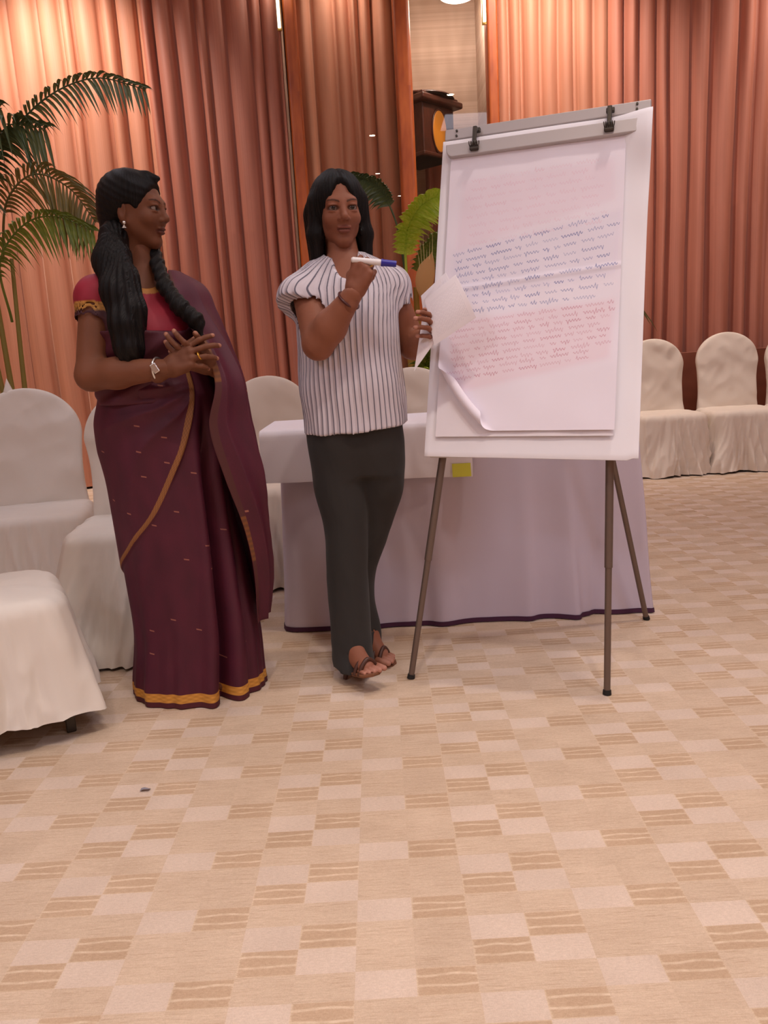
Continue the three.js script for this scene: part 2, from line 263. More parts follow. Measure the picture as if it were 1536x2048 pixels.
for (const [t, x0, x1, z, y] of [[cL1, -5.9, -1.62, WALLZ - 0.07, CEIL - 0.025], [cL2, -1.62, -0.57, WALLZ + 0.05, CEIL - 0.025], [cM, -0.57, 0.29, -6.95, CEIL - 0.025], [cR1, 1.08, 1.93, WALLZ - 0.07, CEIL - 0.025], [cR2, 1.93, 5.9, WALLZ + 0.05, CEIL - 0.025], [cA, 0.45, 1.05, -7.45, 2.63]]) part('rail', box(x1 - x0, 0.03, 0.03, (x0 + x1) / 2, y + 0.008, z), M.brass, t);

struct('trim_4', box(4.8, 0.87, 0.03, 3.5, 0.435, WALLZ + 0.19, 0.006), wood([118, 62, 44], [150, 84, 60], 12, 0.6));  // low wooden panel standing in for the shade between the right chairs

// glowing strips imitating a glint on the trim edges, no lamps there
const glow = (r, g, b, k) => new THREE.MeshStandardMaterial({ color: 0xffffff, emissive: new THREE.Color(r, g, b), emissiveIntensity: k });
for (const [x, y0, label, c] of [[-0.575, 3.42, 'slim glowing strip imitating a glint on the left orange wood trim', [1, 0.93, 0.8]], [0.968, 3.38, 'slim glowing strip imitating a glint on the right orange wood trim', [1, 0.9, 0.6]]]) {
  const t = thing('glint_strip', label, 'glint strip', [x, y0, WALLZ + 0.115]);
  part('channel', box(0.035, CEIL - y0 - 0.05, 0.012, 0, (CEIL - y0 - 0.05) / 2, -0.01, 0.003), M.brass, t); part('tube', box(0.024, CEIL - y0 - 0.08, 0.014, 0, (CEIL - y0 - 0.05) / 2, 0.004, 0.005), glow(...c, 1.6), t);  // brass edge with an emissive strip as its glint
  const p = new THREE.PointLight(new THREE.Color(...c), 0.25, 0, 2); p.position.set(x, 3.8, WALLZ + 0.22); p.castShadow = true; scene.add(p);  // added point light so the glint strip also brightens its trim
}
// dark wooden lantern with amber ovals, behind the right pane
{
  const t = thing('wall_lantern', 'dark wooden corner lantern with amber oval panes behind the glass', 'lantern', [0.50, 2.59, -7.2], 0.80);
  const w = 0.41, h = 0.41; part('body', box(w, h, w, 0, h / 2, 0, 0.012), M.darkWood, t);
  part('cap', merge([box(w + 0.12, 0.05, w + 0.12, 0, h + 0.025, 0, 0.015), box(w + 0.06, 0.03, w + 0.06, 0, h + 0.062, 0, 0.012), (() => { const g = new THREE.SphereGeometry(0.30, 32, 8, 0, 2 * Math.PI, 0, Math.PI / 2); g.scale(1, 0.16, 1); g.translate(0, h + 0.07, 0); return g; })()]), M.darkWood, t);
  part('base_moulding', box(w + 0.03, 0.03, w + 0.03, 0, 0.015, 0, 0.01), M.darkWood, t);
  const am = std({ color: 0xc27a1e, roughness: 0.35, emissive: new THREE.Color(0.5, 0.2, 0.03), emissiveIntensity: 0.25 });
  for (const [x, z, ry] of [[0, w / 2 + 0.006, 0], [-w / 2 - 0.006, 0, -Math.PI / 2], [w / 2 + 0.006, 0, Math.PI / 2]]) {
    const s = new THREE.SphereGeometry(1, 32, 20); s.scale(0.09, 0.165, 0.016); s.rotateY(ry); s.translate(x, h * 0.5, z); const o = part('amber_pane', s, am, t);
    const rim = new THREE.TorusGeometry(1, 0.06, 8, 40); rim.scale(0.094, 0.169, 0.1); rim.rotateY(ry); rim.translate(x, h * 0.5, z); part('rim', rim, M.darkWood, o);
  }
  part('bracket', box(0.08, 0.3, 0.3, 0, h / 2, -0.36), M.darkWood, t);
}
// bowl lamp at the top of the bay
{
  const t = thing('ceiling_lamp', 'glowing white bowl lamp at the top edge behind the right glass pane', 'lamp', [0.84, CEIL, -7.05]);
  const pts = []; for (let i = 0; i <= 16; i++) { const a = i / 16 * Math.PI / 2; pts.push(new THREE.Vector2(0.16 * Math.sin(a), -0.37 - 0.05 * Math.cos(a))); }
  pts.push(new THREE.Vector2(0.165, -0.35));
  part('bowl', new THREE.LatheGeometry(pts, 40), Object.assign(glow(1, 0.94, 0.84, 1.8), { side: THREE.DoubleSide }), t);
  part('rim', (() => { const g = new THREE.TorusGeometry(0.165, 0.012, 10, 48); g.rotateX(Math.PI / 2); g.translate(0, -0.35, 0); return g; })(), M.brass, t);
  part('stem', rod([0, 0, 0], [0, -0.36, 0], 0.012), M.brass, t);
  const p = new THREE.PointLight(new THREE.Color(1, 0.93, 0.86), 1.5, 0, 2); p.position.set(0.84, CEIL - 0.49, -6.98); p.castShadow = true; p.shadow.radius = 4; scene.add(p);
}
// ------------------------------------------------------------------ lamps of the hall (above the frame); the soft panels are added fill
FILL_PANELS.forEach(([x, z, w, d, k], i) => {
  const t = thing('fill_panel', 'added rectangular white diffuser panel giving soft fill from the hall ceiling', 'ceiling light', [x, CEIL, z], 0, 'added fill panels');
  part('frame', merge([box(w + 0.08, 0.04, 0.04, 0, -0.02, d / 2 + 0.02), box(w + 0.08, 0.04, 0.04, 0, -0.02, -d / 2 - 0.02), box(0.04, 0.04, d, w / 2 + 0.02, -0.02, 0), box(0.04, 0.04, d, -w / 2 - 0.02, -0.02, 0)]), M.alu, t);
  part('diffuser', box(w, 0.01, d, 0, -0.012, 0), glow(...PANEL_COLOR, 1), t);
  const l = new THREE.RectAreaLight(new THREE.Color(...PANEL_COLOR), PANEL_POWER * k, w, d); l.position.set(x, CEIL - 0.05, z); l.lookAt(x, 0, z); scene.add(l);  // unseen area light added for soft front fill
});
function can(x, z, target, power, label, group, angle = 0.75, bright = 60) {
  const t = thing('downlight', label, 'downlight', [x, CEIL, z], 0, group);
  const pts = [[0.045, -0.002], [0.06, -0.012], [0.072, -0.012], [0.075, 0]].map(p => new THREE.Vector2(...p));
  part('bezel', new THREE.LatheGeometry(pts, 28), M.brass, t); const g = new THREE.CircleGeometry(0.045, 28); g.rotateX(Math.PI / 2); g.translate(0, -0.006, 0); part('lens', g, glow(1, 0.88, 0.72, bright), t);
  const s = new THREE.SpotLight(new THREE.Color(...WARM), power, 0, angle, 0.7, 2); s.position.set(x, CEIL - 0.03, z); s.target.position.set(...target); s.castShadow = true; s.shadow.radius = 4; scene.add(s, s.target);
}
DOWNLIGHTS.forEach(([x, z]) => can(x, z, [x, 0, z], SPOT_POWER, 'small round brass downlight in the hall ceiling', 'ceiling downlights'));
WASHERS.forEach(([x, z, tx, k]) => can(x, z, [tx, 2.6, z < -6.6 ? -6.9 : WALLZ], WASH_POWER * k, 'small round brass downlight close to the curtain wall', 'curtain downlights', 0.95));  // the can within the bay is added to brighten its curtain

// ------------------------------------------------------------------ table with its cloths
const cloth = (hex, seed, o = {}) => phy({ color: hex, roughness: 0.88, sheen: 0.15, sheenRoughness: 0.6, bumpMap: scaled(weaveTex, 60, 60), bumpScale: 0.0004, ...o });
const rrect = (u, a, b, e = 5) => { const t = u * 2 * Math.PI, c = Math.cos(t), s = Math.sin(t), k = Math.pow(Math.pow(Math.abs(c), e) + Math.pow(Math.abs(s), e), -1 / e); return [a * k * c, b * k * s]; };
{
  const t = thing('banquet_table', 'long table under a floor-length lavender cloth behind the flip chart', 'table', [0.285, 0, -3.0]);
  const W = 0.645, Dp = 0.225, H = 0.745;
  M.lavender = cloth(0xd0c5d4, 1); M.plum = cloth(0x4a2440, 2);
  part('tabletop', box(W * 2 - 0.03, 0.03, Dp * 2 - 0.03, 0, H - 0.02, 0, 0.006), M.darkWood, t);
  for (const [x, z] of [[-1, -1], [1, -1], [-1, 1], [1, 1]]) part('leg', rod([x * (W - 0.08), 0, z * (Dp - 0.06)], [x * (W - 0.08), H - 0.03, z * (Dp - 0.06)], 0.015), M.darkSteel, t);
  const fold = (u, y) => { const a = u * 2 * Math.PI; let d = 0; for (const [c, w, k] of [[0.12, 0.006, 0.016], [0.15, 0.005, -0.012], [0.17, 0.006, 0.018], [0.20, 0.008, 0.012], [0.27, 0.010, 0.012], [0.33, 0.008, 0.010], [0.73, 0.008, 0.010], [0.84, 0.007, 0.009]]) d += k * Math.exp(-(((u - c) / w) ** 2)); return d * (1 - y) * 1.8 + 0.012 * noise(a * 7, y * 1.5, 3) * (1 - y); };
  const skirt = (y0, y1, grow) => loft(320, 30, (u, v) => {
    const y = lerp(y0, y1, v), f = 1 - y / H, [px, pz] = rrect(u, W + 0.004 + grow + 0.035 * f, Dp + 0.004 + grow + 0.02 * f, 14), L = Math.hypot(px, pz), d = fold(u, y / H);
    let crease = 0; if (Math.abs(y - 0.295) < 0.012) crease = 0.005 * (1 - Math.abs(y - 0.295) / 0.012); const dd = pz > 0 ? Math.abs((px + 0.05) * 0.42 + (y - 0.16)) : 1; if (dd < 0.006 && px > -0.3 && px < 0.05) crease = 0.004;
    return [px * (1 + (d) / L), y, pz + Math.sign(pz) * (Math.abs(pz) > Dp * 0.8 ? d + crease : d * 0.3), u * 3, y];
  }, false, false);
  const sk = skirt(0.019, H, 0); part('tablecloth', merge([sk, box(W * 2, 0.004, Dp * 2, 0, H + 0.001, 0)]), M.lavender, t);
  part('hem_band', skirt(0.004, 0.021, 0.002), M.plum, t, 'dark plum hem band of the cloth');
}
{
  // white runner over the left part of the table, hanging down front and end
  const x0 = -0.425, x1 = 0.322, zf = -2.753, yt = 0.753, prof = [[0, -3.2, yt], [0.42, -2.778, yt], [0.432, -2.764, yt - 0.004], [0.442, -2.756, yt - 0.014], [0.62, -2.742, 0.565]];
  const g = sheet(60, 40, (u, v) => { const s = v * 0.62, [, z, y] = rowsAt(prof, s), hang = clamp((s - 0.44) / 0.18, 0, 1); const x = lerp(x0, x1, u); return [x + 0.012 * hang * noise(v * 3, 1, 8), y + 0.012 * u * hang * -1 + 0.02 * hang * (1 - u) * 0.3, z + hang * 0.006 * Math.sin(u * 14), x, s]; }, -0.0015);
  single('table_runner', g, std({ color: 0xf0eaf2, roughness: 0.85 }), 'white sheet spread over the table edge behind the striped shirt woman', 'table runner');
  single('sticky_note', sheet(6, 6, (u, v) => [0.250 + 0.066 * u, 0.556 + 0.046 * v, -2.7305 - 0.010 * v + 0.004 * (1 - v) * (1 - v)], -0.001), std({ color: 0xd6d24a, roughness: 0.8 }), 'yellow-green sticky note on the lower corner of the white table sheet', 'note');
}
// ------------------------------------------------------------------ banquet chairs under white covers
M.cream = cloth(0xe3d4c4, 4); M.creamWhite = cloth(0xe6ded4, 5);
function makeChair(label, pos, turn, seed, { W = 0.225, top = 0.94, seat = 0.45, hem = 0.012, flare = 0.05, mat = M.cream, lean = 0.07, knot = false, folds = 1, inset: legIn = 0.05 } = {}) {
  const t = thing('banquet_chair', label, 'chair', pos, turn, 'white covered banquet chairs'), Dp = 0.22, o = seed * 7.3;
  // one cloth over the seat, falling to the floor in folds
  const ridge = (x, y, z) => 1 - 2 * Math.abs(noise(x, y, z));
  part('seat_cover', loft(220, 64, (u, v) => {
    const fall = 0.72, a = u * 2 * Math.PI, R = 0.045; let y, inset, f;
    if (v < fall) { const s = v / fall; y = lerp(hem, seat - R, s); inset = 0; f = 1 - s; } else { const s = (v - fall) / (1 - fall), q = Math.min(1, s / 0.4); f = 0; if (s < 0.4) { y = seat - R + R * Math.sin(q * Math.PI / 2); inset = R * (1 - Math.cos(q * Math.PI / 2)); } else { const w = (s - 0.4) / 0.6; y = seat + 0.008 * Math.sin(w * Math.PI / 2) + 0.004 * noise(Math.cos(a) * 3 * (1 - w) + o, Math.sin(a) * 3 * (1 - w), 2); inset = lerp(R, 1, w); } }
    const k = inset > R ? (1 - inset) / (1 - R) : 1, [px, pz] = rrect(u, (W + 0.008 + flare * f * 0.8 - Math.min(inset, R)) * k + 0.0005, (Dp + 0.008 + flare * f - Math.min(inset, R)) * k + 0.0005, lerp(4.2, 6, v)), L = Math.hypot(px, pz), ca = Math.cos(a), sa = Math.sin(a);
    const corner = Math.pow(Math.abs(Math.sin(2 * a)), 4), amp = v < fall ? 0.25 + 0.75 * f : 0.22 * k, sw = y * 1.6;
    const d = folds * amp * (0.040 * noise(ca * 2.6 + o, sa * 2.6, y * 1.4) + 0.026 * ridge(ca * 4.2 + o + sw, sa * 4.2 - sw, y * 0.8) + 0.013 * ridge(ca * 9 - sw * 3, sa * 9 + o, y * 3) + 0.040 * corner * f * (0.7 + noise(a, o, 2))) - (v < fall ? 0.010 * folds * f : 0);
    return [px * (1 + d / L), y + (v < 0.02 ? 0.012 * noise(ca * 3, sa * 3, o) : 0), pz * (1 + d / L), u * 2, y];
  }, false, true), mat, t);
  const y0 = seat - 0.05, yc = top - W * 0.85;
  part('back_cover', loft(72, 54, (u, v) => {
    const y = lerp(y0, top, v < 0.62 ? v / 0.62 * ((yc - y0) / (top - y0)) : 1 - (1 - (yc - y0) / (top - y0)) * Math.pow(1 - (v - 0.62) / 0.38, 1.6)), k = y > yc ? Math.sqrt(Math.max(0.0004, 1 - ((y - yc) / (top - yc)) ** 2)) : 1;
    const belly = 1 - 0.06 * Math.sin(clamp((y - y0) / (yc - y0), 0, 1) * Math.PI), [px, pz] = rrect(u, (W - 0.012) * k * belly, 0.034 * (0.35 + 0.65 * Math.sqrt(k)), 3.2);
    const wr = 0.012 * noise(px * 5 + y * 5 + o, y * 5 - px * 3, 3) + 0.010 * (0.5 - Math.abs(noise(px * 6 - y * 5 + o, y * 4 + px * 4, 8))) * folds + 0.004 * noise(px * 15 - o, y * 13 + px * 10, 6);
    return [px, y, -Dp + 0.03 + pz - lean * (y - seat) * 1.4 + wr * (pz > 0 ? 1 : -0.5) * Math.min(1, k + 0.2), u, y];
  }, true, true), mat, t);
  for (const [x, z] of [[-1, 1], [1, 1], [-1, -1], [1, -1]]) part('leg', box(0.026, seat - 0.10, 0.026, x * (W - legIn), (seat - 0.10) / 2, z * (Dp - legIn), 0.004), M.darkSteel, t);
  if (knot) part('cover_tip', (() => { const g = new THREE.ConeGeometry(0.025, 0.07, 12); g.translate(-0.06, top + 0.015, -Dp - 0.02); return g; })(), mat, t);
  return t;
}
makeChair('white covered chair at far right edge, only its skirt side in view', [3.24, 0, -5.88], 0.05, 1, { W: 0.243, top: 1.0, flare: 0.022, folds: 1.6 });
makeChair('white covered chair, first one fully clear to the right of the flip chart', [2.69, 0, -5.86], -0.04, 2, { W: 0.246, top: 1.01, flare: 0.022, folds: 1.6 });
makeChair('white covered chair half hidden behind the right edge of the flip chart', [2.13, 0, -5.84], 0.02, 3, { W: 0.243, top: 0.99, flare: 0.022, folds: 1.6 });
makeChair('white covered chair behind the table, between the two women', [-0.52, 0, -3.58], 0.03, 4, { W: 0.215, top: 0.925 });
makeChair('white covered chair behind the table, between striped shirt and flip chart', [0.17, 0, -3.68], -0.02, 5, { W: 0.215, top: 0.925 });
makeChair('large creased white covered chair at left edge below the palm fronds', [-1.58, 0, -3.42], 0.22, 6, { W: 0.25, top: 0.935, mat: M.creamWhite, knot: true, seat: 0.41, folds: 1.3 });
makeChair('white covered chair directly behind the saree woman, mostly hidden by her', [-0.90, 0, -2.83], 0.12, 7, { W: 0.225, top: 0.925, mat: M.creamWhite, flare: 0.09, folds: 1.5 });
makeChair('white covered chair nearest the camera at left edge, dark leg showing under its hem', [-1.175, 0, -2.137], 117 * D2R, 8, { W: 0.215, top: 0.93, mat: M.creamWhite, hem: 0.075, flare: 0.034, seat: 0.40, inset: 0.030 });

// ------------------------------------------------------------------ flip chart easel
const EB = V(0.45, 0, -2.36), boardM = new THREE.Matrix4().compose(V(0.4786, 1.1533, -2.3608).sub(EB), new THREE.Quaternion().setFromEuler(new THREE.Euler(-17.9 * D2R, -21.37 * D2R, -0.573 * D2R, 'YXZ')), V(1, 1, 1));
const onBoard = (g) => g.applyMatrix4(boardM);
const bp = (u, v, n) => V(u, v, n).applyMatrix4(boardM).toArray();
{
  const t = thing('flip_chart_easel', 'grey tripod flip chart easel holding a large white paper pad', 'easel', EB.toArray());
  M.boardBack = std({ color: 0xd8d3d3, roughness: 0.5 });
  part('board', onBoard(box(0.585, 0.99, 0.014, 0, 0.0, 0, 0.004)), M.boardBack, t);
  const rail = part('top_rail', onBoard(box(0.606, 0.036, 0.03, 0.003, 0.513, 0.002, 0.004)), M.alu, t);
  for (const [u, v] of [[-0.262, 0.521], [-0.262, 0.505], [0.268, 0.521], [0.268, 0.505]]) part('screw', onBoard((() => { const g = new THREE.CylinderGeometry(0.0035, 0.0035, 0.006, 10); g.rotateX(Math.PI / 2); g.translate(u, v, 0.018); return g; })()), M.darkSteel, rail);
  part('clamp_bar', onBoard((() => { const s = new THREE.Shape(); s.moveTo(-0.285, 0.018); s.lineTo(0.292, 0.018); s.quadraticCurveTo(0.29, 0.002, 0.268, -0.018); s.lineTo(-0.268, -0.018); s.quadraticCurveTo(-0.285, -0.012, -0.285, 0.018); const g = new THREE.ExtrudeGeometry(s, { depth: 0.012, bevelEnabled: true, bevelSize: 0.003, bevelThickness: 0.003, bevelSegments: 3 }); g.rotateX(-0.05); g.translate(0, 0.447, 0.024); return g; })()), M.alu, t);
  for (const u of [-0.196, 0.196]) {
    const c = part('clip', onBoard(merge([box(0.013, 0.062, 0.008, u, 0.478, 0.048, 0.003), box(0.024, 0.014, 0.012, u, 0.507, 0.028, 0.003), box(0.028, 0.016, 0.012, u, 0.443, 0.045, 0.004)])), M.darkSteel, t);
    part('spring', onBoard((() => { const p = []; for (let i = 0; i <= 60; i++) { const a = i / 60 * 2 * Math.PI * 5; p.push(V(u - 0.015 + 0.03 * i / 60, 0.452 + 0.007 * Math.cos(a), 0.052 + 0.007 * Math.sin(a))); } return tube(p, 0.0014, 6, 160); })()), M.darkSteel, c);
    part('screw', onBoard((() => { const g = new THREE.SphereGeometry(0.006, 12, 8); g.translate(u, 0.505, 0.035); return g; })()), M.steel, c);
  }
  const foot = (l) => l.sub(EB).toArray(), F1 = foot(V(0.054, 0.0, -2.285)), F2 = foot(V(0.612, 0.0, -2.093)), F3 = foot(V(0.929, 0.0, -2.686));
  for (const [a, b] of [[bp(-0.253, -0.43, -0.022), F1], [bp(0.226, -0.43, -0.022), F2], [bp(0.02, 0.40, -0.03), F3]]) {
    const A = V(...a), B = V(...b), m = A.clone().lerp(B, 0.5), q = B.clone().sub(A).normalize(), tip = B.clone().addScaledVector(q, -0.014).toArray();
    const l = part('leg', merge([rod(a, m.toArray(), 0.0115), rod(m.toArray(), tip, 0.0095)]), M.legSteel, t);
    part('foot_cap', rod(tip, [b[0], 0.001, b[2]], 0.0115, 0.0125), M.rubber, l);
  }
  part('leg_bracket', onBoard(merge([box(0.05, 0.06, 0.02, -0.25, -0.44, -0.018, 0.004), box(0.05, 0.06, 0.02, 0.226, -0.44, -0.018, 0.004), box(0.06, 0.05, 0.025, 0.02, 0.41, -0.02, 0.004)])), M.darkSteel, t);
}
{
  const pad = sheet(40, 60, (u, v) => {
    let x = lerp(-0.304, 0.306, u), y = lerp(-0.499, 0.492, v), n = 0.0175 + 0.002 * noise(u * 3, v * 3, 1);
    const c = sstep(0.82, 1, u) * sstep(0.62, 1, v); n += 0.022 * c * (0.5 + 0.5 * Math.sin(v * 22)) + 0.012 * c; x += 0.006 * c; n += 0.004 * sstep(0.9, 1, u) * noise(1, v * 6, 3);
    if (v < 0.06) y += 0.010 * (0.5 - u) * (1 - v / 0.06) + (u > 0.96 ? 0.006 : 0);
    return [x, y, n];
  }, 0.006);
  single('paper_pad', onBoard(pad).translate(...EB.toArray()), std({ color: 0xf2eff5, roughness: 0.9 }), 'large white paper pad covering the whole flip chart board', 'paper pad');
  const under = sheet(24, 40, (u, v) => [lerp(-0.270, 0.238, u), lerp(-0.437, 0.440, v), 0.021 + 0.0025 * noise(u * 4, v * 4, 5) + 0.006 * (1 - v) * (1 - v)], 0.0012);
  single('chart_sheet', onBoard(under).translate(...EB.toArray()), std({ color: 0xf0eaf0, roughness: 0.9 }), 'blank white chart sheet peeking out under the curled corner of the written one', 'chart paper');
  // handwriting: unreadable slanted lines of words in three colours
  const cw = 1024, ch = 1660, cv = document.createElement('canvas'); cv.width = cw; cv.height = ch; const g2 = cv.getContext('2d'), r = rng(41);
  g2.fillStyle = '#efe8f3'; g2.fillRect(0, 0, cw, ch);
  const X = (u) => (u + 0.272) / 0.514 * cw, Y = (v) => (0.44 - v) / 0.862 * ch;
  const band = (poly, fill) => { g2.fillStyle = fill; g2.filter = 'blur(14px)'; g2.beginPath(); poly.forEach(([u, v], i) => i ? g2.lineTo(X(u), Y(v)) : g2.moveTo(X(u), Y(v))); g2.fill(); g2.filter = 'none'; };
  band([[-0.23, 0.35], [0.21, 0.36], [0.22, 0.24], [-0.24, 0.13]], 'rgba(216,150,172,0.10)'); band([[-0.25, 0.13], [0.24, 0.21], [0.23, 0.02], [-0.24, -0.03]], 'rgba(150,150,200,0.07)'); band([[-0.25, -0.09], [0.23, -0.05], [0.22, -0.22], [-0.22, -0.31]], 'rgba(216,130,140,0.11)');
  function words(u0, u1, v0, slope, ink, alpha, lw, size) {
    let u = u0; g2.lineCap = 'round'; while (u < u1) { const n = 2 + (r() * 6 | 0), w = n * size * 0.9; if (u + w > u1) break; g2.strokeStyle = ink; g2.globalAlpha = alpha * (0.55 + r() * 0.6); g2.lineWidth = lw * (0.8 + r() * 0.5); g2.beginPath();
      for (let k = 0; k <= n * 4; k++) { const uu = u + w * k / (n * 4), vv = v0 + slope * (uu - u0) + size * (0.55 * Math.sin(k * 1.57 + r() * 0.9) * (r() < 0.16 ? 1.6 : 0.75)); k ? g2.lineTo(X(uu), Y(vv)) : g2.moveTo(X(uu), Y(vv)); } g2.stroke(); u += w + size * (0.9 + r() * 0.9); }
    g2.globalAlpha = 1;
  }
  for (let i = 0; i < 8; i++) words(-0.22 + r() * 0.02, 0.20, 0.345 - i * 0.028, 0.05 + i * 0.004, '#d4809a', 0.16, 3, 0.010);
  for (let i = 0; i < 9; i++) words(-0.25 + r() * 0.02, 0.235, 0.118 - i * 0.0225, 0.17 - i * 0.014, '#3d4a8c', 0.50, 2.8, 0.0095);
  words(-0.24, -0.19, -0.065, 0.05, '#33366a', 0.8, 4, 0.010);
  for (let i = 0; i < 10; i++) words(-0.245 + r() * 0.02, i > 8 ? -0.17 : 0.235 - (i > 6 ? 0.05 : 0), -0.098 - i * 0.0215, 0.085 + i * 0.006, '#a85068', 0.40, 2.7, 0.0092);
  const tex = new THREE.CanvasTexture(cv); tex.colorSpace = THREE.SRGBColorSpace; tex.anisotropy = 8;
  const A = [-0.245, -0.235], B = [-0.085, -0.425], dl = Math.hypot(B[0] - A[0], B[1] - A[1]), T = [(B[0] - A[0]) / dl, (B[1] - A[1]) / dl], N = [T[1], -T[0]]; // N points to the lower left corner
  const top = sheet(90, 150, (u, v) => {
    const x = lerp(-0.272, 0.242, u), y = lerp(-0.422, 0.44, v); let n = 0.0255 + 0.002 * noise(u * 5, v * 7, 9) + 0.010 * (1 - v) * (1 - v) * (0.7 + 0.3 * u), px = x, py = y;
    const cr = y - (0.03 + 0.035 * x / 0.46); n += 0.003 * Math.exp(-((cr / 0.006) ** 2)); n += 0.002 * Math.sin(v * 9);
    const tt = clamp(((x - A[0]) * T[0] + (y - A[1]) * T[1]) / dl, 0, 1), s = (x - A[0]) * N[0] + (y - A[1]) * N[1] - 0.014 * (1 - (2 * tt - 1) ** 2); if (s > 0) { const th = Math.min(s / 0.016, 7.5), R = 0.016 - 0.0008 * th; px = x - N[0] * s + N[0] * R * Math.sin(th); py = y - N[1] * s + N[1] * R * Math.sin(th); n += 0.016 - R * Math.cos(th); }
    return [px, py, n, u, v];
  });
  single('chart_sheet', onBoard(top).translate(...EB.toArray()), std({ map: tex, roughness: 0.9 }), 'chart sheet full of blue and red handwriting, its lower left corner curled', 'chart paper');
}
// ------------------------------------------------------------------ palms
function leafMat(c, c2, seed, trans = 0.25) { return phy({ map: dataTex(64, 64, (i, j) => { const f = clamp(0.5 + noise(i * 0.08, j * 0.1, seed) * 0.8, 0, 1); return [lerp(c[0], c2[0], f), lerp(c[1], c2[1], f), lerp(c[2], c2[2], f)]; }), roughness: 0.5, transmission: trans, thickness: 0 }); }
function frond(pts, { len = 0.28, n = 30, w = 0.016, droop = 0.35, seed = 1, stem = 0.007, from = 0.25, tilt = V(0, 0, 1) }) {
  const c = new THREE.CatmullRomCurve3(pts.map(p => V(...p))), r = rng(seed), list = [tube(pts, v => stem * (1 - 0.8 * v) + 0.0012, 7, 30)];
  for (let i = 0; i < n; i++) for (const side of [-1, 1]) {
    const f = from + (1 - from) * (i + 0.3 + r() * 0.4) / n, p = c.getPointAt(Math.min(1, f)), T = c.getTangentAt(Math.min(1, f)), S = T.clone().cross(tilt).normalize().multiplyScalar(side), U = S.clone().cross(T).multiplyScalar(side).normalize();
    const L = len * (0.55 + 0.6 * Math.sin(Math.PI * (0.15 + 0.8 * (f - from) / (1 - from)))) * (0.85 + r() * 0.3), D = S.clone().multiplyScalar(0.75).addScaledVector(T, 0.65 + r() * 0.15).addScaledVector(U, 0.25 + 0.2 * r()).normalize(), Wd = D.clone().cross(U).normalize();
    const K = 5, pos = [], idx = [], uv = [];
    for (let k = 0; k <= K; k++) { const s = k / K, q = p.clone().addScaledVector(D, L * s); q.y -= droop * L * s * s; const hw = w * 0.5 * Math.sin(Math.PI * Math.pow(clamp(s * 0.93 + 0.07, 0, 1), 0.7)) + 0.0004; for (const e of [-1, 0, 1]) { const m = q.clone().addScaledVector(Wd, hw * e).addScaledVector(U, e ? hw * 0.45 : 0); pos.push(m.x, m.y, m.z); uv.push((e + 1) / 2, s); } if (k < K) { const a = k * 3; idx.push(a, a + 1, a + 3, a + 1, a + 4, a + 3, a + 1, a + 2, a + 4, a + 2, a + 5, a + 4); } }
    const g = new THREE.BufferGeometry(); g.setAttribute('position', new THREE.Float32BufferAttribute(pos, 3)); g.setAttribute('uv', new THREE.Float32BufferAttribute(uv, 2)); g.setIndex(idx); g.computeVertexNormals(); list.push(g);
  }
  return merge(list);
}
function pot(t, r, h, mat) { part('pot', new THREE.LatheGeometry([[0.001, 0.0], [r * 0.72, 0], [r * 0.76, 0.015], [r * 0.95, h * 0.8], [r, h * 0.86], [r * 1.05, h * 0.88], [r * 1.05, h], [r * 0.95, h], [r * 0.9, h * 0.9], [0.001, h * 0.88]].map(p => new THREE.Vector2(...p)), 40), mat, t); }
M.clay = std({ color: 0x7c4a34, roughness: 0.8 });
M.leafDark = leafMat([58, 78, 44], [98, 108, 60], 1); M.leafOlive = leafMat([96, 92, 40], [130, 118, 62], 2); M.leafLime = leafMat([176, 206, 50], [214, 230, 96], 3, 0.3); M.leafMid = leafMat([92, 116, 36], [136, 148, 56], 4);
M.stem = std({ color: 0x8a7a38, roughness: 0.6 });
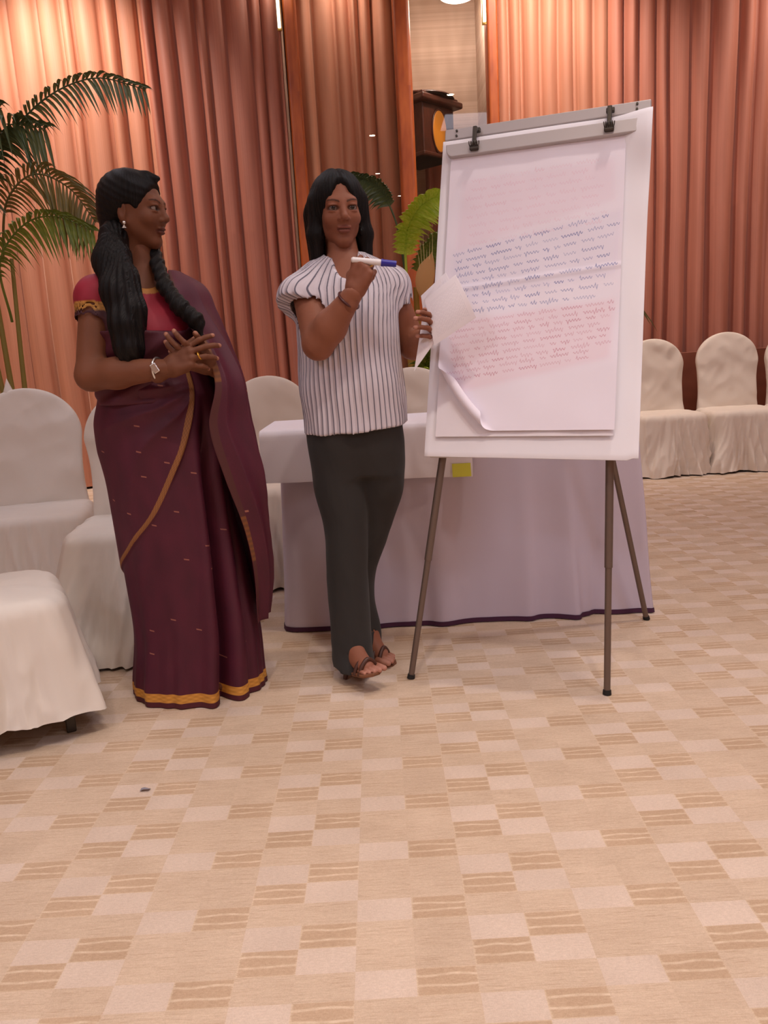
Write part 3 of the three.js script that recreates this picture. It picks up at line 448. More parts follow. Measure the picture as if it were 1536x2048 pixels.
{
  const B = [-2.15, 0, -4.75], t = thing('potted_palm', 'tall dark green palm arching over the chairs at the left edge', 'palm', B); pot(t, 0.2, 0.36, M.clay);
  const W = (p) => p.map(q => [q[0] - B[0], q[1] - B[1], q[2] - B[2]]);
  for (const [q, a] of [[[-2.2, 1.75, -4.75], 0.02], [[-2.05, 1.65, -4.7], 0.018], [[-2.32, 1.6, -4.8], 0.018]]) part('stem', tube(W([[B[0] + (q[0] - B[0]) * 0.3, 0.3, B[2]], [lerp(B[0], q[0], 0.7), 1.0, q[2]], q]), v => a * (1 - 0.4 * v), 10, 20), M.stem, t);
  const F = (p, o, m) => part('frond', frond(W(p), o), m, t);
  F([[-2.2, 1.7, -4.75], [-2.05, 2.15, -4.68], [-1.75, 2.43, -4.62], [-1.42, 2.53, -4.58], [-1.14, 2.45, -4.55]], { len: 0.13, n: 40, w: 0.02, seed: 3, droop: 0.75 }, M.leafDark);
  F([[-2.2, 1.7, -4.75], [-2.12, 2.1, -4.7], [-1.95, 2.34, -4.66], [-1.72, 2.30, -4.6]], { len: 0.24, n: 26, w: 0.028, seed: 4, droop: 0.9 }, M.leafDark);
  F([[-2.1, 1.65, -4.7], [-1.98, 1.95, -4.6], [-1.8, 2.06, -4.55], [-1.6, 1.97, -4.5], [-1.47, 1.78, -4.48]], { len: 0.22, n: 30, w: 0.018, seed: 5, droop: 0.7 }, M.leafOlive);
  F([[-2.1, 1.3, -4.7], [-2.05, 1.62, -4.55], [-1.86, 1.80, -4.5], [-1.68, 1.82, -4.45], [-1.47, 1.73, -4.42]], { len: 0.15, n: 30, w: 0.024, seed: 6, droop: 0.8 }, M.leafMid);
  F([[-2.3, 1.6, -4.8], [-2.4, 2.1, -4.8], [-2.2, 2.45, -4.7], [-1.95, 2.42, -4.62]], { len: 0.26, n: 26, w: 0.026, seed: 7, droop: 0.8 }, M.leafDark);
  F([[-2.3, 1.6, -4.8], [-2.45, 1.95, -4.7], [-2.3, 2.1, -4.6], [-2.05, 1.92, -4.5]], { len: 0.25, n: 24, w: 0.024, seed: 8, droop: 0.8 }, M.leafDark);
}
{
  const B = [0.3, 0, -4.6], t = thing('potted_palm', 'bright lime green palm with golden stems between striped shirt and flip chart', 'palm', B); pot(t, 0.18, 0.34, M.clay);
  const W = (p) => p.map(q => [q[0] - B[0], q[1] - B[1], q[2] - B[2]]);
  M.stemGold = std({ color: 0x9a7a2c, roughness: 0.5 });
  for (const [x0, q] of [[-0.03, [0.19, 1.45, -4.5]], [0.02, [0.25, 1.35, -4.52]], [0.06, [0.42, 1.3, -4.6]]]) part('stem', tube([[x0, 0.28, 0], [(q[0] - B[0]) * 0.8, 0.85, 0.02], [q[0] - B[0], q[1], q[2] - B[2]]], v => 0.028 * (1 - 0.45 * v), 10, 20), M.stemGold, t);
  const F = (p, o, m) => part('frond', frond(W(p), o), m, t);
  F([[0.2, 1.4, -4.5], [0.205, 1.6, -4.45], [0.245, 1.70, -4.4], [0.33, 1.775, -4.36], [0.5, 1.79, -4.34]], { len: 0.12, n: 26, w: 0.042, seed: 13, droop: 0.55, from: 0.2 }, M.leafLime);
  F([[0.2, 1.4, -4.5], [0.15, 1.72, -4.5], [0.06, 1.89, -4.5], [-0.06, 1.94, -4.48]], { len: 0.10, n: 20, w: 0.03, seed: 14, droop: 0.7, from: 0.6 }, M.leafDark);
  F([[0.25, 1.3, -4.52], [0.30, 1.5, -4.5], [0.4, 1.6, -4.5], [0.55, 1.58, -4.48]], { len: 0.14, n: 22, w: 0.03, seed: 15, droop: 0.7 }, M.leafMid);
  F([[0.3, 0.6, -4.5], [0.27, 0.82, -4.38], [0.29, 0.97, -4.3], [0.42, 1.0, -4.24]], { len: 0.15, n: 20, w: 0.04, seed: 16, droop: 0.5 }, M.leafMid);
  F([[0.3, 0.6, -4.5], [0.25, 0.76, -4.35], [0.27, 0.88, -4.22], [0.36, 0.9, -4.16]], { len: 0.13, n: 18, w: 0.04, seed: 18, droop: 0.5 }, M.leafLime);
  F([[0.42, 1.3, -4.6], [0.7, 1.65, -4.6], [1.1, 1.62, -4.6], [1.45, 1.2, -4.6]], { len: 0.26, n: 30, w: 0.02, seed: 17, droop: 0.9 }, M.leafOlive);
  part('dry_sheath', sheet(14, 24, (u, v) => { const w = 0.056 * Math.pow(Math.sin(Math.PI * clamp(0.06 + v * 0.72, 0, 1)), 0.8), a = (u - 0.5) * 2.6, cut = v * (1 - 0.30 * (1 - u)); return [-0.005 + w * Math.sin(a) + 0.012 * (v - 0.5), 1.27 + 0.25 * cut, 0.2 + w * 0.55 * Math.cos(a), u, v]; }, 0.003), std({ color: 0xc4955c, roughness: 0.7 }), t, 'tan dry leaf sheath');
  for (let i = 0; i < 6; i++) part('fibre', tube([[-0.03 + i * 0.013, 1.38 + 0.02 * i, 0.22], [-0.034 + i * 0.014, 1.48, 0.22], [-0.04 + i * 0.017, 1.53 + (i % 3) * 0.04, 0.215]], v => 0.0022 * (1 - 0.7 * v), 6, 10), std({ color: 0xd8c48e, roughness: 0.7 }), t);
}
single('paper_scrap', sheet(5, 4, (u, v) => [-0.624 + 0.022 * u, 0.003 + 0.006 * u * v + 0.002 * Math.sin(u * 5), -1.722 + 0.012 * v], 0.0008), std({ color: 0x8d8790, roughness: 0.9 }), 'tiny grey scrap of paper lying on the carpet at left', 'scrap');

// ------------------------------------------------------------------ people
const mat4 = (pos, yaw, pitch, roll, s) => new THREE.Matrix4().compose(V(...pos), new THREE.Quaternion().setFromEuler(new THREE.Euler(pitch, yaw, roll, 'YXZ')), V(s, s, s));
const rotY = (f, cx, cz, yaw) => { const c = Math.cos(yaw), s = Math.sin(yaw); return (x, y, z) => { const dx = x - cx, dz = z - cz; return f(dx * c - dz * s, y, dx * s + dz * c); }; };
const lin = (hex) => { const c = new THREE.Color(hex); return [c.r, c.g, c.b]; };
const mixc = (a, b, t) => [lerp(a[0], b[0], t), lerp(a[1], b[1], t), lerp(a[2], b[2], t)];
const hairTex = (() => { const r = rng(91), st = []; for (let i = 0; i < 512; i++) st.push(r()); return dataTex(512, 64, (i, j) => { const v = 17 + 14 * st[i] * st[(i * 7) & 511] + 8 * noise(i * 0.05, j * 0.1, 3); return [v * 1.02, v * 0.86, v * 0.84]; }); })();
const hairBump = (() => { const r = rng(92), st = []; for (let i = 0; i < 512; i++) st.push(r()); return dataTex(512, 16, (i) => { const v = 255 * (0.5 * st[i] + 0.5 * st[i >> 2]); return [v, v, v]; }, false); })();
M.hair = phy({ map: hairTex, bumpMap: hairBump, bumpScale: 0.0012, roughness: 0.45, specularIntensity: 0.4 });
M.skin = phy({ vertexColors: true, roughness: 0.55, specularIntensity: 0.45, sheen: 0.15, sheenColor: new THREE.Color(0.9, 0.5, 0.35) });
M.eye = phy({ vertexColors: true, roughness: 0.12 });

// head in its own frame: origin between the ears, +z to the face, about 0.23 tall
function headField(f) {
  f.add(ell([0, 0.035, -0.016], [0.073, 0.085, 0.092])).add(ell([0, -0.020, 0.022], [0.058, 0.076, 0.068]), 0.03);
  for (const s of [-1, 1]) { f.add(cap([s * 0.046, -0.042, 0.0], [s * 0.011, -0.094, 0.052], 0.017, 0.013), 0.03); f.add(ell([s * 0.036, -0.026, 0.058], [0.023, 0.021, 0.020]), 0.02); }
  f.add(ell([0, -0.095, 0.058], [0.018, 0.015, 0.017]), 0.02).add(cap([-0.034, 0.024, 0.070], [0.034, 0.024, 0.070], 0.013), 0.018);
  for (const s of [-1, 1]) f.sub(ell([s * 0.031, 0.004, 0.094], [0.019, 0.011, 0.018]), 0.012);
  for (const s of [-1, 1]) { f.add(ell([s * 0.031, 0.0125, 0.0745], [0.0165, 0.0065, 0.0125]), 0.005); f.add(ell([s * 0.031, -0.006, 0.0745], [0.0155, 0.0045, 0.0115]), 0.005); }
  f.add(cap([0, 0.016, 0.080], [0, -0.022, 0.098], 0.0075, 0.0100), 0.012).add(ell([0, -0.027, 0.099], [0.011, 0.009, 0.010]), 0.008);
  for (const s of [-1, 1]) { f.add(ell([s * 0.0125, -0.031, 0.089], [0.0075, 0.0065, 0.009]), 0.006); f.sub(ell([s * 0.006, -0.0385, 0.096], [0.0035, 0.003, 0.004]), 0.003); }
  f.add(ell([0, -0.055, 0.083], [0.022, 0.0055, 0.008]), 0.007).add(ell([0, -0.0665, 0.081], [0.018, 0.0065, 0.008]), 0.007).sub(ell([0, -0.0607, 0.093], [0.023, 0.0013, 0.010]), 0.003);
  for (const s of [-1, 1]) { f.add(ell([s * 0.072, -0.010, -0.014], [0.009, 0.030, 0.017], [0, s * 0.35, 0]), 0.008); f.sub(ell([s * 0.081, -0.006, -0.010], [0.005, 0.017, 0.009]), 0.006); f.add(ell([s * 0.071, -0.035, -0.008], [0.006, 0.009, 0.007]), 0.006); }
  f.add(cap([0, -0.04, -0.020], [0, -0.15, -0.030], 0.046, 0.048), 0.03);
  return f;
}
function headColor(base, lip, warm) {
  const brow = lin('#1c1210'), dark = mixc(base, lin('#1a0f0c'), 0.85);
  return (x, y, z) => {
    let c = mixc(base, warm, 0.35 * sstep(0.05, 0.09, z) * sstep(-0.04, 0.0, y) * 0.6 + 0.1 * noise(x * 40, y * 40, z * 40)); const ax = Math.abs(x);
    if (z > 0.05) {
      const lm = ((ax / 0.025) ** 2 + ((y + 0.061) / 0.0125) ** 2); if (z > 0.068 && lm < 1.2) c = mixc(c, lip, sstep(1.2, 0.6, lm)); if (z > 0.07 && Math.abs(y + 0.0607) < 0.0018 && ax < 0.022) c = mixc(c, dark, 0.7);
      const by = 0.0245 + 0.006 * Math.sin(clamp((ax - 0.012) / 0.038, 0, 1) * Math.PI * 0.75) - 0.003, bw = 0.0042 * (1 - 0.5 * sstep(0.03, 0.05, ax)); if (ax > 0.012 && ax < 0.050) c = mixc(c, brow, 0.75 * (1 - sstep(bw * 0.5, bw, Math.abs(y - by))));
      const e = Math.hypot((ax - 0.031) / 0.0168, (y - 0.0035) / 0.0078); if (e < 1.3) c = mixc(c, dark, 0.8 * (1 - sstep(0.95, 1.3, e)));
    }
    return c;
  };
}
function eyeGeo(side, m, gaze) {
  const g = new THREE.SphereGeometry(0.0122, 28, 20), P = g.attributes.position, col = new Float32Array(P.count * 3), d = V(gaze[0], gaze[1], 1).normalize();
  for (let i = 0; i < P.count; i++) { const q = V(P.getX(i), P.getY(i), P.getZ(i)).normalize(), a = Math.acos(clamp(q.dot(d), -1, 1)); const c = a < 0.2 ? [0.004, 0.003, 0.003] : a < 0.62 ? [0.02, 0.010, 0.006] : [0.22, 0.165, 0.145]; col.set(c, i * 3); }
  g.setAttribute('color', new THREE.BufferAttribute(col, 3)); g.translate(side * 0.031, 0.0035, 0.0725); g.applyMatrix4(m); return g;
}
function headMesh(m, base, lip, warm, h = 0.0026) { const g = mesh3(headField(new Field()).fn, [-0.095, -0.15, -0.125], [0.095, 0.135, 0.12], h, null, headColor(base, lip, warm)); g.applyMatrix4(m); return g; }
function hairGeo(fn, lo, hi, h, m) { const f = mesh3(fn, lo, hi, h, (x, y, z) => [Math.atan2(x, z + 0.02) * 1.1 + x * 2, y * 3 + z]); if (m) f.applyMatrix4(m); return f; }

// hand as a field: wrist point, finger direction d, palm normal n, right or left
function handParts({ wrist, d, n, right, scale = 1, curls, spread = [7, 2, -3, -9], thumb = [0.5, 0.55, 0.25], thumbCurl = 25 }) {
  const D = V(...d).normalize(), Nn = V(...n); Nn.addScaledVector(D, -Nn.dot(D)).normalize(); const S = D.clone().cross(Nn).multiplyScalar(right ? 1 : -1), W = V(...wrist), k = scale;
  const at = (a, b, c) => W.clone().addScaledVector(D, a * k).addScaledVector(S, b * k).addScaledVector(Nn, c * k), arr = v => v.toArray();
  const kn = [[0.082, 0.027], [0.086, 0.009], [0.081, -0.010], [0.072, -0.027]], ln = [[0.041, 0.024, 0.019], [0.045, 0.027, 0.020], [0.041, 0.025, 0.019], [0.032, 0.019, 0.017]], rad = [0.0088, 0.009, 0.0086, 0.0078];
  const palm = new Field(); palm.add(cap(arr(at(-0.035, 0, 0)), arr(at(0.012, 0, 0)), 0.025 * k, 0.023 * k));
  for (let i = 0; i < 4; i++) palm.add(cap(arr(at(0.008, kn[i][1] * 0.55, 0)), arr(at(kn[i][0] - 0.004, kn[i][1], -0.001)), 0.0135 * k, 0.0105 * k), 0.012 * k);
  palm.add(cap(arr(at(0.016, 0.017, 0.007)), arr(at(0.045, 0.031, 0.010)), 0.015 * k, 0.012 * k), 0.014 * k); palm.add(cap(arr(at(0.015, -0.016, 0.006)), arr(at(0.05, -0.024, 0.006)), 0.013 * k, 0.011 * k), 0.014 * k);
  const tips = [], fingers = [];
  for (let i = 0; i < 4; i++) {
    let p = at(kn[i][0] - 0.004, kn[i][1], 0); const sp = spread[i] * D2R, base = D.clone().multiplyScalar(Math.cos(sp)).addScaledVector(S, Math.sin(sp)); let a = 0; const f = new Field();
    for (let j = 0; j < 3; j++) { a += curls[i][j] * D2R; const dir = base.clone().multiplyScalar(Math.cos(a)).addScaledVector(Nn, Math.sin(a)), q = p.clone().addScaledVector(dir, ln[i][j] * k); f.add(cap(arr(p), arr(q), rad[i] * k * (1 - 0.08 * j), rad[i] * k * (0.94 - 0.09 * j)), 0.002); p = q; if (j === 2) { const up = Nn.clone().multiplyScalar(-Math.cos(a)).addScaledVector(base, Math.sin(a)); tips.push([q.clone().addScaledVector(up, 0.004 * k), up]); } }
    fingers.push(f.fn);
  }
  { let p = at(0.042, 0.031, 0.009); const dir = D.clone().multiplyScalar(thumb[0]).addScaledVector(S, thumb[1]).addScaledVector(Nn, thumb[2]).normalize(), q = p.clone().addScaledVector(dir, 0.036 * k); const d2 = dir.clone().multiplyScalar(Math.cos(thumbCurl * D2R)).addScaledVector(D, Math.sin(thumbCurl * D2R)).normalize(), t = q.clone().addScaledVector(d2, 0.028 * k); const f = new Field().add(cap(arr(p), arr(q), 0.0118 * k, 0.0098 * k)).add(cap(arr(q), arr(t), 0.0098 * k, 0.0078 * k), 0.003); fingers.push(f.fn); tips.push([t.clone().addScaledVector(S, 0.003), S.clone()]); }
  const pf = palm.fn, fn = (x, y, z) => { let m = 1e3; for (const f of fingers) { const q = f(x, y, z); if (q < m) m = q; } return smin(pf(x, y, z), m, 0.007 * k); };
  const c = at(0.06, 0, 0.02), R = 0.135 * k;
  return { fn, tips, lo: [c.x - R, c.y - R, c.z - R], hi: [c.x + R, c.y + R, c.z + R], at, D, N: Nn, S };
}
function handMesh(h, base, nail, cell = 0.0026) {
  return mesh3(h.fn, h.lo, h.hi, cell, null, (x, y, z) => { let c = mixc(base, nail, 0.12 * noise(x * 60, y * 60, z * 60)); for (const [t, up] of h.tips) { const dx = x - t.x, dy = y - t.y, dz = z - t.z, d = Math.hypot(dx, dy, dz); if (d < 0.0085) c = mixc(c, nail, 0.8 * (1 - sstep(0.0055, 0.0085, d))); } return c; });
}
const bodyMerge = (list) => { const gs = list.map(g => { const n = g.index ? g.toNonIndexed() : g; for (const k of Object.keys(n.attributes)) if (!['position', 'normal', 'uv', 'color'].includes(k)) n.deleteAttribute(k); return n; }); return mergeGeometries(gs); };

// ---- woman with the marker
{
  const base = [-0.1, 0, -2.38], SK = lin('#83513d'), NAIL = lin('#c08a78'), LIP = lin('#7c493e'), WARM = lin('#a06850');
  const person = thing('person', 'woman in striped white blouse and dark trousers holding a marker beside the flip chart', 'person', base);
  const put = (name, g, m, parent = person, label) => part(name, g.translate(-base[0], -base[1], -base[2]), m, parent, label);
  const rows = [[0.70, -0.073, -2.395, 0.162, 0.134], [0.80, -0.070, -2.395, 0.160, 0.131], [0.90, -0.073, -2.39, 0.159, 0.128], [1.0, -0.075, -2.39, 0.155, 0.122], [1.08, -0.076, -2.385, 0.153, 0.126], [1.15, -0.076, -2.39, 0.151, 0.115], [1.21, -0.075, -2.40, 0.142, 0.092], [1.25, -0.073, -2.405, 0.118, 0.072], [1.275, -0.072, -2.408, 0.088, 0.060], [1.295, -0.072, -2.41, 0.058, 0.052]];
  const torso = stack(rows);
  const S1 = [-0.19, 1.205, -2.395], E1 = [-0.158, 1.035, -2.25], W1 = [-0.047, 1.163, -2.178], S2 = [0.048, 1.205, -2.42], E2 = [0.118, 1.02, -2.44], W2 = [0.150, 1.035, -2.335];
  const hR = handParts({ wrist: W1, d: [0.40, 0.90, 0.10], n: [0.25, -0.10, -0.96], right: true, scale: 0.92, curls: [[58, 92, 55], [66, 95, 55], [70, 96, 52], [74, 94, 50]], spread: [3, 1, -1, -4], thumb: [0.62, 0.10, 0.70], thumbCurl: 10 });
  const hL = handParts({ wrist: W2, d: [0.25, 0.35, 0.9], n: [-0.9, 0.1, 0.3], right: false, scale: 0.9, curls: [[30, 35, 20], [34, 38, 20], [38, 40, 22], [42, 42, 24]], thumb: [0.75, 0.35, 0.3] });
  const hm = mat4([-0.083, 1.411, -2.42], 13 * D2R, 2 * D2R, 0.01, 0.90);
  // body under the clothes
  const legA = [[0.045, -0.12, -2.30, 0.036, 0.04], [0.12, -0.128, -2.335, 0.036, 0.04], [0.30, -0.13, -2.37, 0.05, 0.052], [0.47, -0.122, -2.38, 0.052, 0.055], [0.80, -0.125, -2.39, 0.075, 0.085]], legB = [[0.05, -0.080, -2.47, 0.034, 0.038], [0.14, -0.094, -2.48, 0.034, 0.04], [0.22, -0.106, -2.475, 0.04, 0.044], [0.33, -0.090, -2.472, 0.044, 0.048], [0.47, -0.044, -2.46, 0.048, 0.051], [0.80, -0.02, -2.41, 0.072, 0.08]];
  const b = new Field().add(stack(rows.slice(1).map((q, i) => i ? q : [q[0], q[1], q[2], 0.13, 0.10]), -0.018)).add(stack(legA), 0.02).add(stack(legB), 0.02)
    .add(cap([-0.074, 1.25, -2.41], [-0.082, 1.36, -2.432], 0.050, 0.042), 0.03)
    .add(cap([-0.14, 1.215, -2.40], S1, 0.042, 0.046), 0.03).add(cap(S1, E1, 0.047, 0.043), 0.02).add(cap(E1, [lerp(E1[0], W1[0], 0.35), lerp(E1[1], W1[1], 0.35), lerp(E1[2], W1[2], 0.35)], 0.044, 0.044), 0.015).add(cap([lerp(E1[0], W1[0], 0.35), lerp(E1[1], W1[1], 0.35), lerp(E1[2], W1[2], 0.35)], W1, 0.044, 0.026), 0.02)
    .add(cap([0.0, 1.21, -2.41], S2, 0.042, 0.042), 0.03).add(cap(S2, E2, 0.045, 0.042), 0.02).add(cap(E2, W2, 0.042, 0.026), 0.02)
    .sub(cap([W1[0] + 0.012, W1[1] + 0.03, W1[2]], [W1[0] + 0.03, W1[1] + 0.08, W1[2]], 0.028), 0.001);
  // feet: front one up on its heel, rear one flat
  const feet = new Field();
  const footField = (ankle, heel, ball, side, toes) => { feet.add(cap(ankle, heel, 0.034, 0.026), 0.02).add(cap(ankle, ball, 0.032, 0.02), 0.02).add(cap(heel, ball, 0.024, 0.022), 0.02); toes.forEach(([a, c], i) => feet.add(cap(a, c, 0.0110 - i * 0.0008, 0.0088 - i * 0.0008), 0.0015)); };
  const toesOf = (ball, dir, sd) => [0.034, 0.015, -0.001, -0.016, -0.029].map((o, i) => { const L = [0.040, 0.042, 0.037, 0.031, 0.025][i], s = [ball[0] + sd[0] * o + dir[0] * 0.008, ball[1] + sd[1] * o + dir[1] * 0.008 - 0.006, ball[2] + sd[2] * o + dir[2] * 0.008]; return [s, [s[0] + dir[0] * L, s[1] + dir[1] * L - 0.003, s[2] + dir[2] * L]]; });
  const d1 = V(0.60, 0.16, 0.78).normalize().toArray(), s1 = V(0.78, 0, -0.60).normalize().toArray(), ball1 = [-0.082, 0.073, -2.225];
  footField([-0.128, 0.115, -2.315], [-0.142, 0.075, -2.318], ball1, 1, toesOf(ball1, d1, s1));
  const d2 = V(0.86, -0.06, 0.50).normalize().toArray(), s2 = V(-0.5, 0, 0.86).normalize().toArray(), ball2 = [-0.038, 0.030, -2.425];
  footField([-0.078, 0.10, -2.47], [-0.098, 0.062, -2.475], ball2, 1, toesOf(ball2, d2, s2));
  const tone = (x, y, z) => mixc(SK, WARM, 0.25 + 0.3 * noise(x * 14, y * 14, z * 14));
  const body = bodyMerge([mesh3(b.fn, [-0.30, 0.02, -2.60], [0.22, 1.42, -2.12], 0.009, null, tone), headMesh(hm, SK, LIP, WARM), handMesh(hR, SK, NAIL), handMesh(hL, SK, NAIL), mesh3(feet.fn, [-0.19, 0.0, -2.53], [0.07, 0.16, -2.12], 0.003, null, (x, y, z) => { const q = Math.max((x - ball1[0]) * d1[0] + (y - ball1[1]) * d1[1] + (z - ball1[2]) * d1[2], z < -2.33 ? (x - ball2[0]) * d2[0] + (z - ball2[2]) * d2[2] : -1); return mixc(tone(x, y, z), NAIL, 0.7 * sstep(0.012, 0.04, q)); })]);
  put('body', body, M.skin);
  for (const s of [-1, 1]) put('eye', eyeGeo(s, hm, [-0.08, 0.05]), M.eye);
  // blouse
  const armF = cap(S1, E1, 0.058, 0.052), armB = cap(S2, E2, 0.056, 0.050), dA = V(...E1).sub(V(...S1)).normalize(), cutA = V(...S1).addScaledVector(dA, 0.045).add(V(0, 0, 0)), cutB = [0.098, 1.130, -2.44];
  const sleeveA = new Field().add(cap([-0.15, 1.215, -2.40], [-0.205, 1.17, -2.36], 0.066, 0.070)).add(cap([-0.205, 1.165, -2.36], [-0.216, 1.13, -2.34], 0.066, 0.064), 0.02).both(plane([-0.30, -0.80, 0.52], [-0.205, 1.150, -2.325]), 0.004);
  const sleeveB = new Field().add(cap([0.0, 1.215, -2.41], [0.055, 1.19, -2.422], 0.062, 0.062)).add(cap([0.055, 1.19, -2.422], [0.078, 1.10, -2.43], 0.062, 0.058), 0.02).both(plane([0.25, -0.97, 0.05], [0.08, 1.128, -2.43]), 0.004);
  const inner = stack(rows, -0.013);
  const bl = new Field().add(torso).add(sleeveA.fn, 0.03).add(sleeveB.fn, 0.03).both(plane([0.06, -1, -0.03], [-0.07, 0.778, -2.30]), 0.002).sub((x, y, z) => Math.max(inner(x, y, z), y - 0.85), 0.002)
    .sub((x, y, z) => Math.max(armF(x, y, z), y - 1.19), 0.002).sub((x, y, z) => Math.max(armB(x, y, z), y - 1.17), 0.002)
    .sub(ell([-0.068, 1.305, -2.315], [0.046, 0.090, 0.075]), 0.006).sub(cap([-0.075, 1.28, -2.41], [-0.08, 1.36, -2.42], 0.056, 0.055), 0.006)
    .disp((x, y, z) => { const ph = Math.atan2(x + 0.073, z + 2.39); return 0.005 * noise(x * 9, y * 5, z * 9) + 0.004 * noise(x * 20, y * 9, z * 20) * sstep(1.3, 0.9, y) + 0.0011 * Math.sin(ph * 56); });
  const STR = 56, uvS = (x, y, z) => { const r = rowsAt(rows, y), rx = lerp(r[3], 0.185, sstep(1.0, 1.2, y)); return [Math.atan2((x - r[1]) / rx, (z - r[2]) / Math.max(r[4], 0.1)) / (2 * Math.PI) * STR, y * 4]; };
  const sg = splitSeam(mesh3(bl.fn, [-0.31, 0.74, -2.55], [0.19, 1.32, -2.22], 0.0048, uvS), STR);
  const stripe = dataTex(128, 64, (i, j) => { const d = Math.abs(i - 64) / 64, m = 1 - sstep(0.10, 0.24, d), n = noise(i * 0.2, j * 0.2, 1) * 8; return [lerp(212, 98, m) + n, lerp(204, 94, m) + n, lerp(212, 108, m) + n]; });
  const pleat = dataTex(128, 4, (i) => { const v = 255 * (0.5 - 0.5 * Math.cos(i / 128 * 2 * Math.PI)); return [v, v, v]; }, false);
  put('blouse', sg, phy({ map: stripe, bumpMap: pleat, bumpScale: 0.003, roughness: 0.8 }), person, 'white blouse with thin dark vertical stripes');
  // trousers
  const tA = [[0.042, -0.122, -2.322, 0.064, 0.082], [0.10, -0.125, -2.335, 0.063, 0.074], [0.25, -0.127, -2.355, 0.065, 0.070], [0.47, -0.122, -2.37, 0.067, 0.075], [0.62, -0.130, -2.385, 0.084, 0.09], [0.80, -0.130, -2.39, 0.086, 0.104]];
  const tB = [[0.048, -0.088, -2.475, 0.056, 0.062], [0.12, -0.095, -2.48, 0.056, 0.062], [0.22, -0.108, -2.475, 0.06, 0.064], [0.33, -0.088, -2.47, 0.062, 0.066], [0.47, -0.042, -2.46, 0.070, 0.074], [0.60, -0.012, -2.43, 0.083, 0.09], [0.80, -0.018, -2.41, 0.086, 0.102]];
  const hip = stack([[0.64, -0.073, -2.395, 0.118, 0.088], [0.72, -0.073, -2.395, 0.136, 0.108], [0.80, -0.072, -2.395, 0.138, 0.114], [0.84, -0.072, -2.395, 0.132, 0.106]]);
  const tr = new Field().add(stack(tA)).add(stack(tB), 0.012).add(hip, 0.03).disp((x, y, z) => 0.005 * noise(x * 12, y * 7, z * 12) + 0.004 * noise(x * 22, y * 16 + x * 20, z * 22) * (sstep(0.2, 0.05, y) + 0.4));
  tr.sub((x, y, z) => Math.max(Math.min(stack2A(x, y, z), stack2B(x, y, z)), y - 0.11), 0.002);
  var stack2A, stack2B; stack2A = stack([[0.0, -0.123, -2.32, 0.048, 0.064], [0.055, -0.123, -2.325, 0.048, 0.064], [0.2, -0.127, -2.345, 0.048, 0.054]]); stack2B = stack([[0.0, -0.088, -2.475, 0.042, 0.048], [0.06, -0.088, -2.475, 0.042, 0.048], [0.2, -0.10, -2.475, 0.044, 0.048]]);
  M.trousers = phy({ color: 0x2c2927, roughness: 0.9, sheen: 0.2, sheenColor: new THREE.Color(0.5, 0.5, 0.5), bumpMap: weaveTex, bumpScale: 0.0004 });
  put('trousers', mesh3(tr.fn, [-0.27, 0.03, -2.60], [0.12, 0.90, -2.22], 0.006, (x, y, z) => [x * 40, y * 40]), M.trousers, person, 'dark charcoal trousers');
  // hair: centre parting, straight to the shoulders
  const h = new Field().add(ell([0, 0.042, -0.022], [0.089, 0.094, 0.106]));
  for (const s of [-1, 1]) h.add(cap([s * 0.072, 0.03, 0.005], [s * 0.083, -0.07, 0.006], 0.026, 0.025), 0.03).add(cap([s * 0.083, -0.07, 0.006], [s * 0.084, -0.150, 0.012], 0.026, 0.020), 0.02).add(cap([s * 0.062, 0.0, -0.055], [s * 0.062, -0.148, -0.065], 0.045, 0.036), 0.03);
  h.add(cap([0, 0.0, -0.07], [0, -0.145, -0.085], 0.05, 0.036), 0.03).sub(ell([0, -0.045, 0.100], [0.064, 0.088, 0.085]), 0.008).sub(cap([0, 0.012, 0.098], [0, 0.086, 0.084], 0.053, 0.020), 0.008).sub(cap([0, -0.08, 0.06], [0, -0.2, 0.03], 0.06, 0.052), 0.006).sub(cap([0, -0.05, -0.02], [0, -0.2, -0.03], 0.047, 0.05), 0.002)
    .sub(cap([0, 0.16, -0.05], [0, 0.095, 0.09], 0.004), 0.012).disp((x, y, z) => 0.0016 * Math.sin(Math.atan2(x, z + 0.02) * 42 + 3 * noise(x * 9, y * 4, z * 9)) + 0.003 * noise(x * 16, y * 5, z * 16));
  put('hair', hairGeo(h.fn, [-0.13, -0.19, -0.145], [0.13, 0.155, 0.11], 0.0032, hm), M.hair, person, 'straight black shoulder-length hair parted in the middle');
  // sandals
  M.sandal = std({ color: 0x4a2a1e, roughness: 0.5 }); M.sole = std({ color: 0x7a4c30, roughness: 0.6 });
  const sandal = (heel, ball, dir, sd, spike) => {
    const B = V(...ball), H = V(...heel), D = V(...dir), Sd = V(...sd), tip = B.clone().addScaledVector(D, 0.052); const top = [];
    const sole = sheet(8, 24, (u, v) => { const w = rowsAt([[0, 0.022], [0.25, 0.026], [0.6, 0.036], [0.85, 0.036], [1, 0.012]], v)[1] * (u - 0.5) * 2, p = v < 0.6 ? H.clone().lerp(B, v / 0.6) : B.clone().lerp(tip, (v - 0.6) / 0.4); const sag = v < 0.6 ? -0.012 * Math.sin(v / 0.6 * Math.PI) : 0; return [p.x + Sd.x * w, p.y - 0.022 + sag, p.z + Sd.z * w]; }, 0.010);
    const t = put('sandal', sole, M.sole, person, 'brown strappy high-heeled sandal');
    const sub = (n, g) => part(n, g.translate(-base[0], 0, -base[2]), M.sandal, t);
    sub('heel', rod([H.x, H.y - 0.03, H.z], spike, 0.013, 0.006));
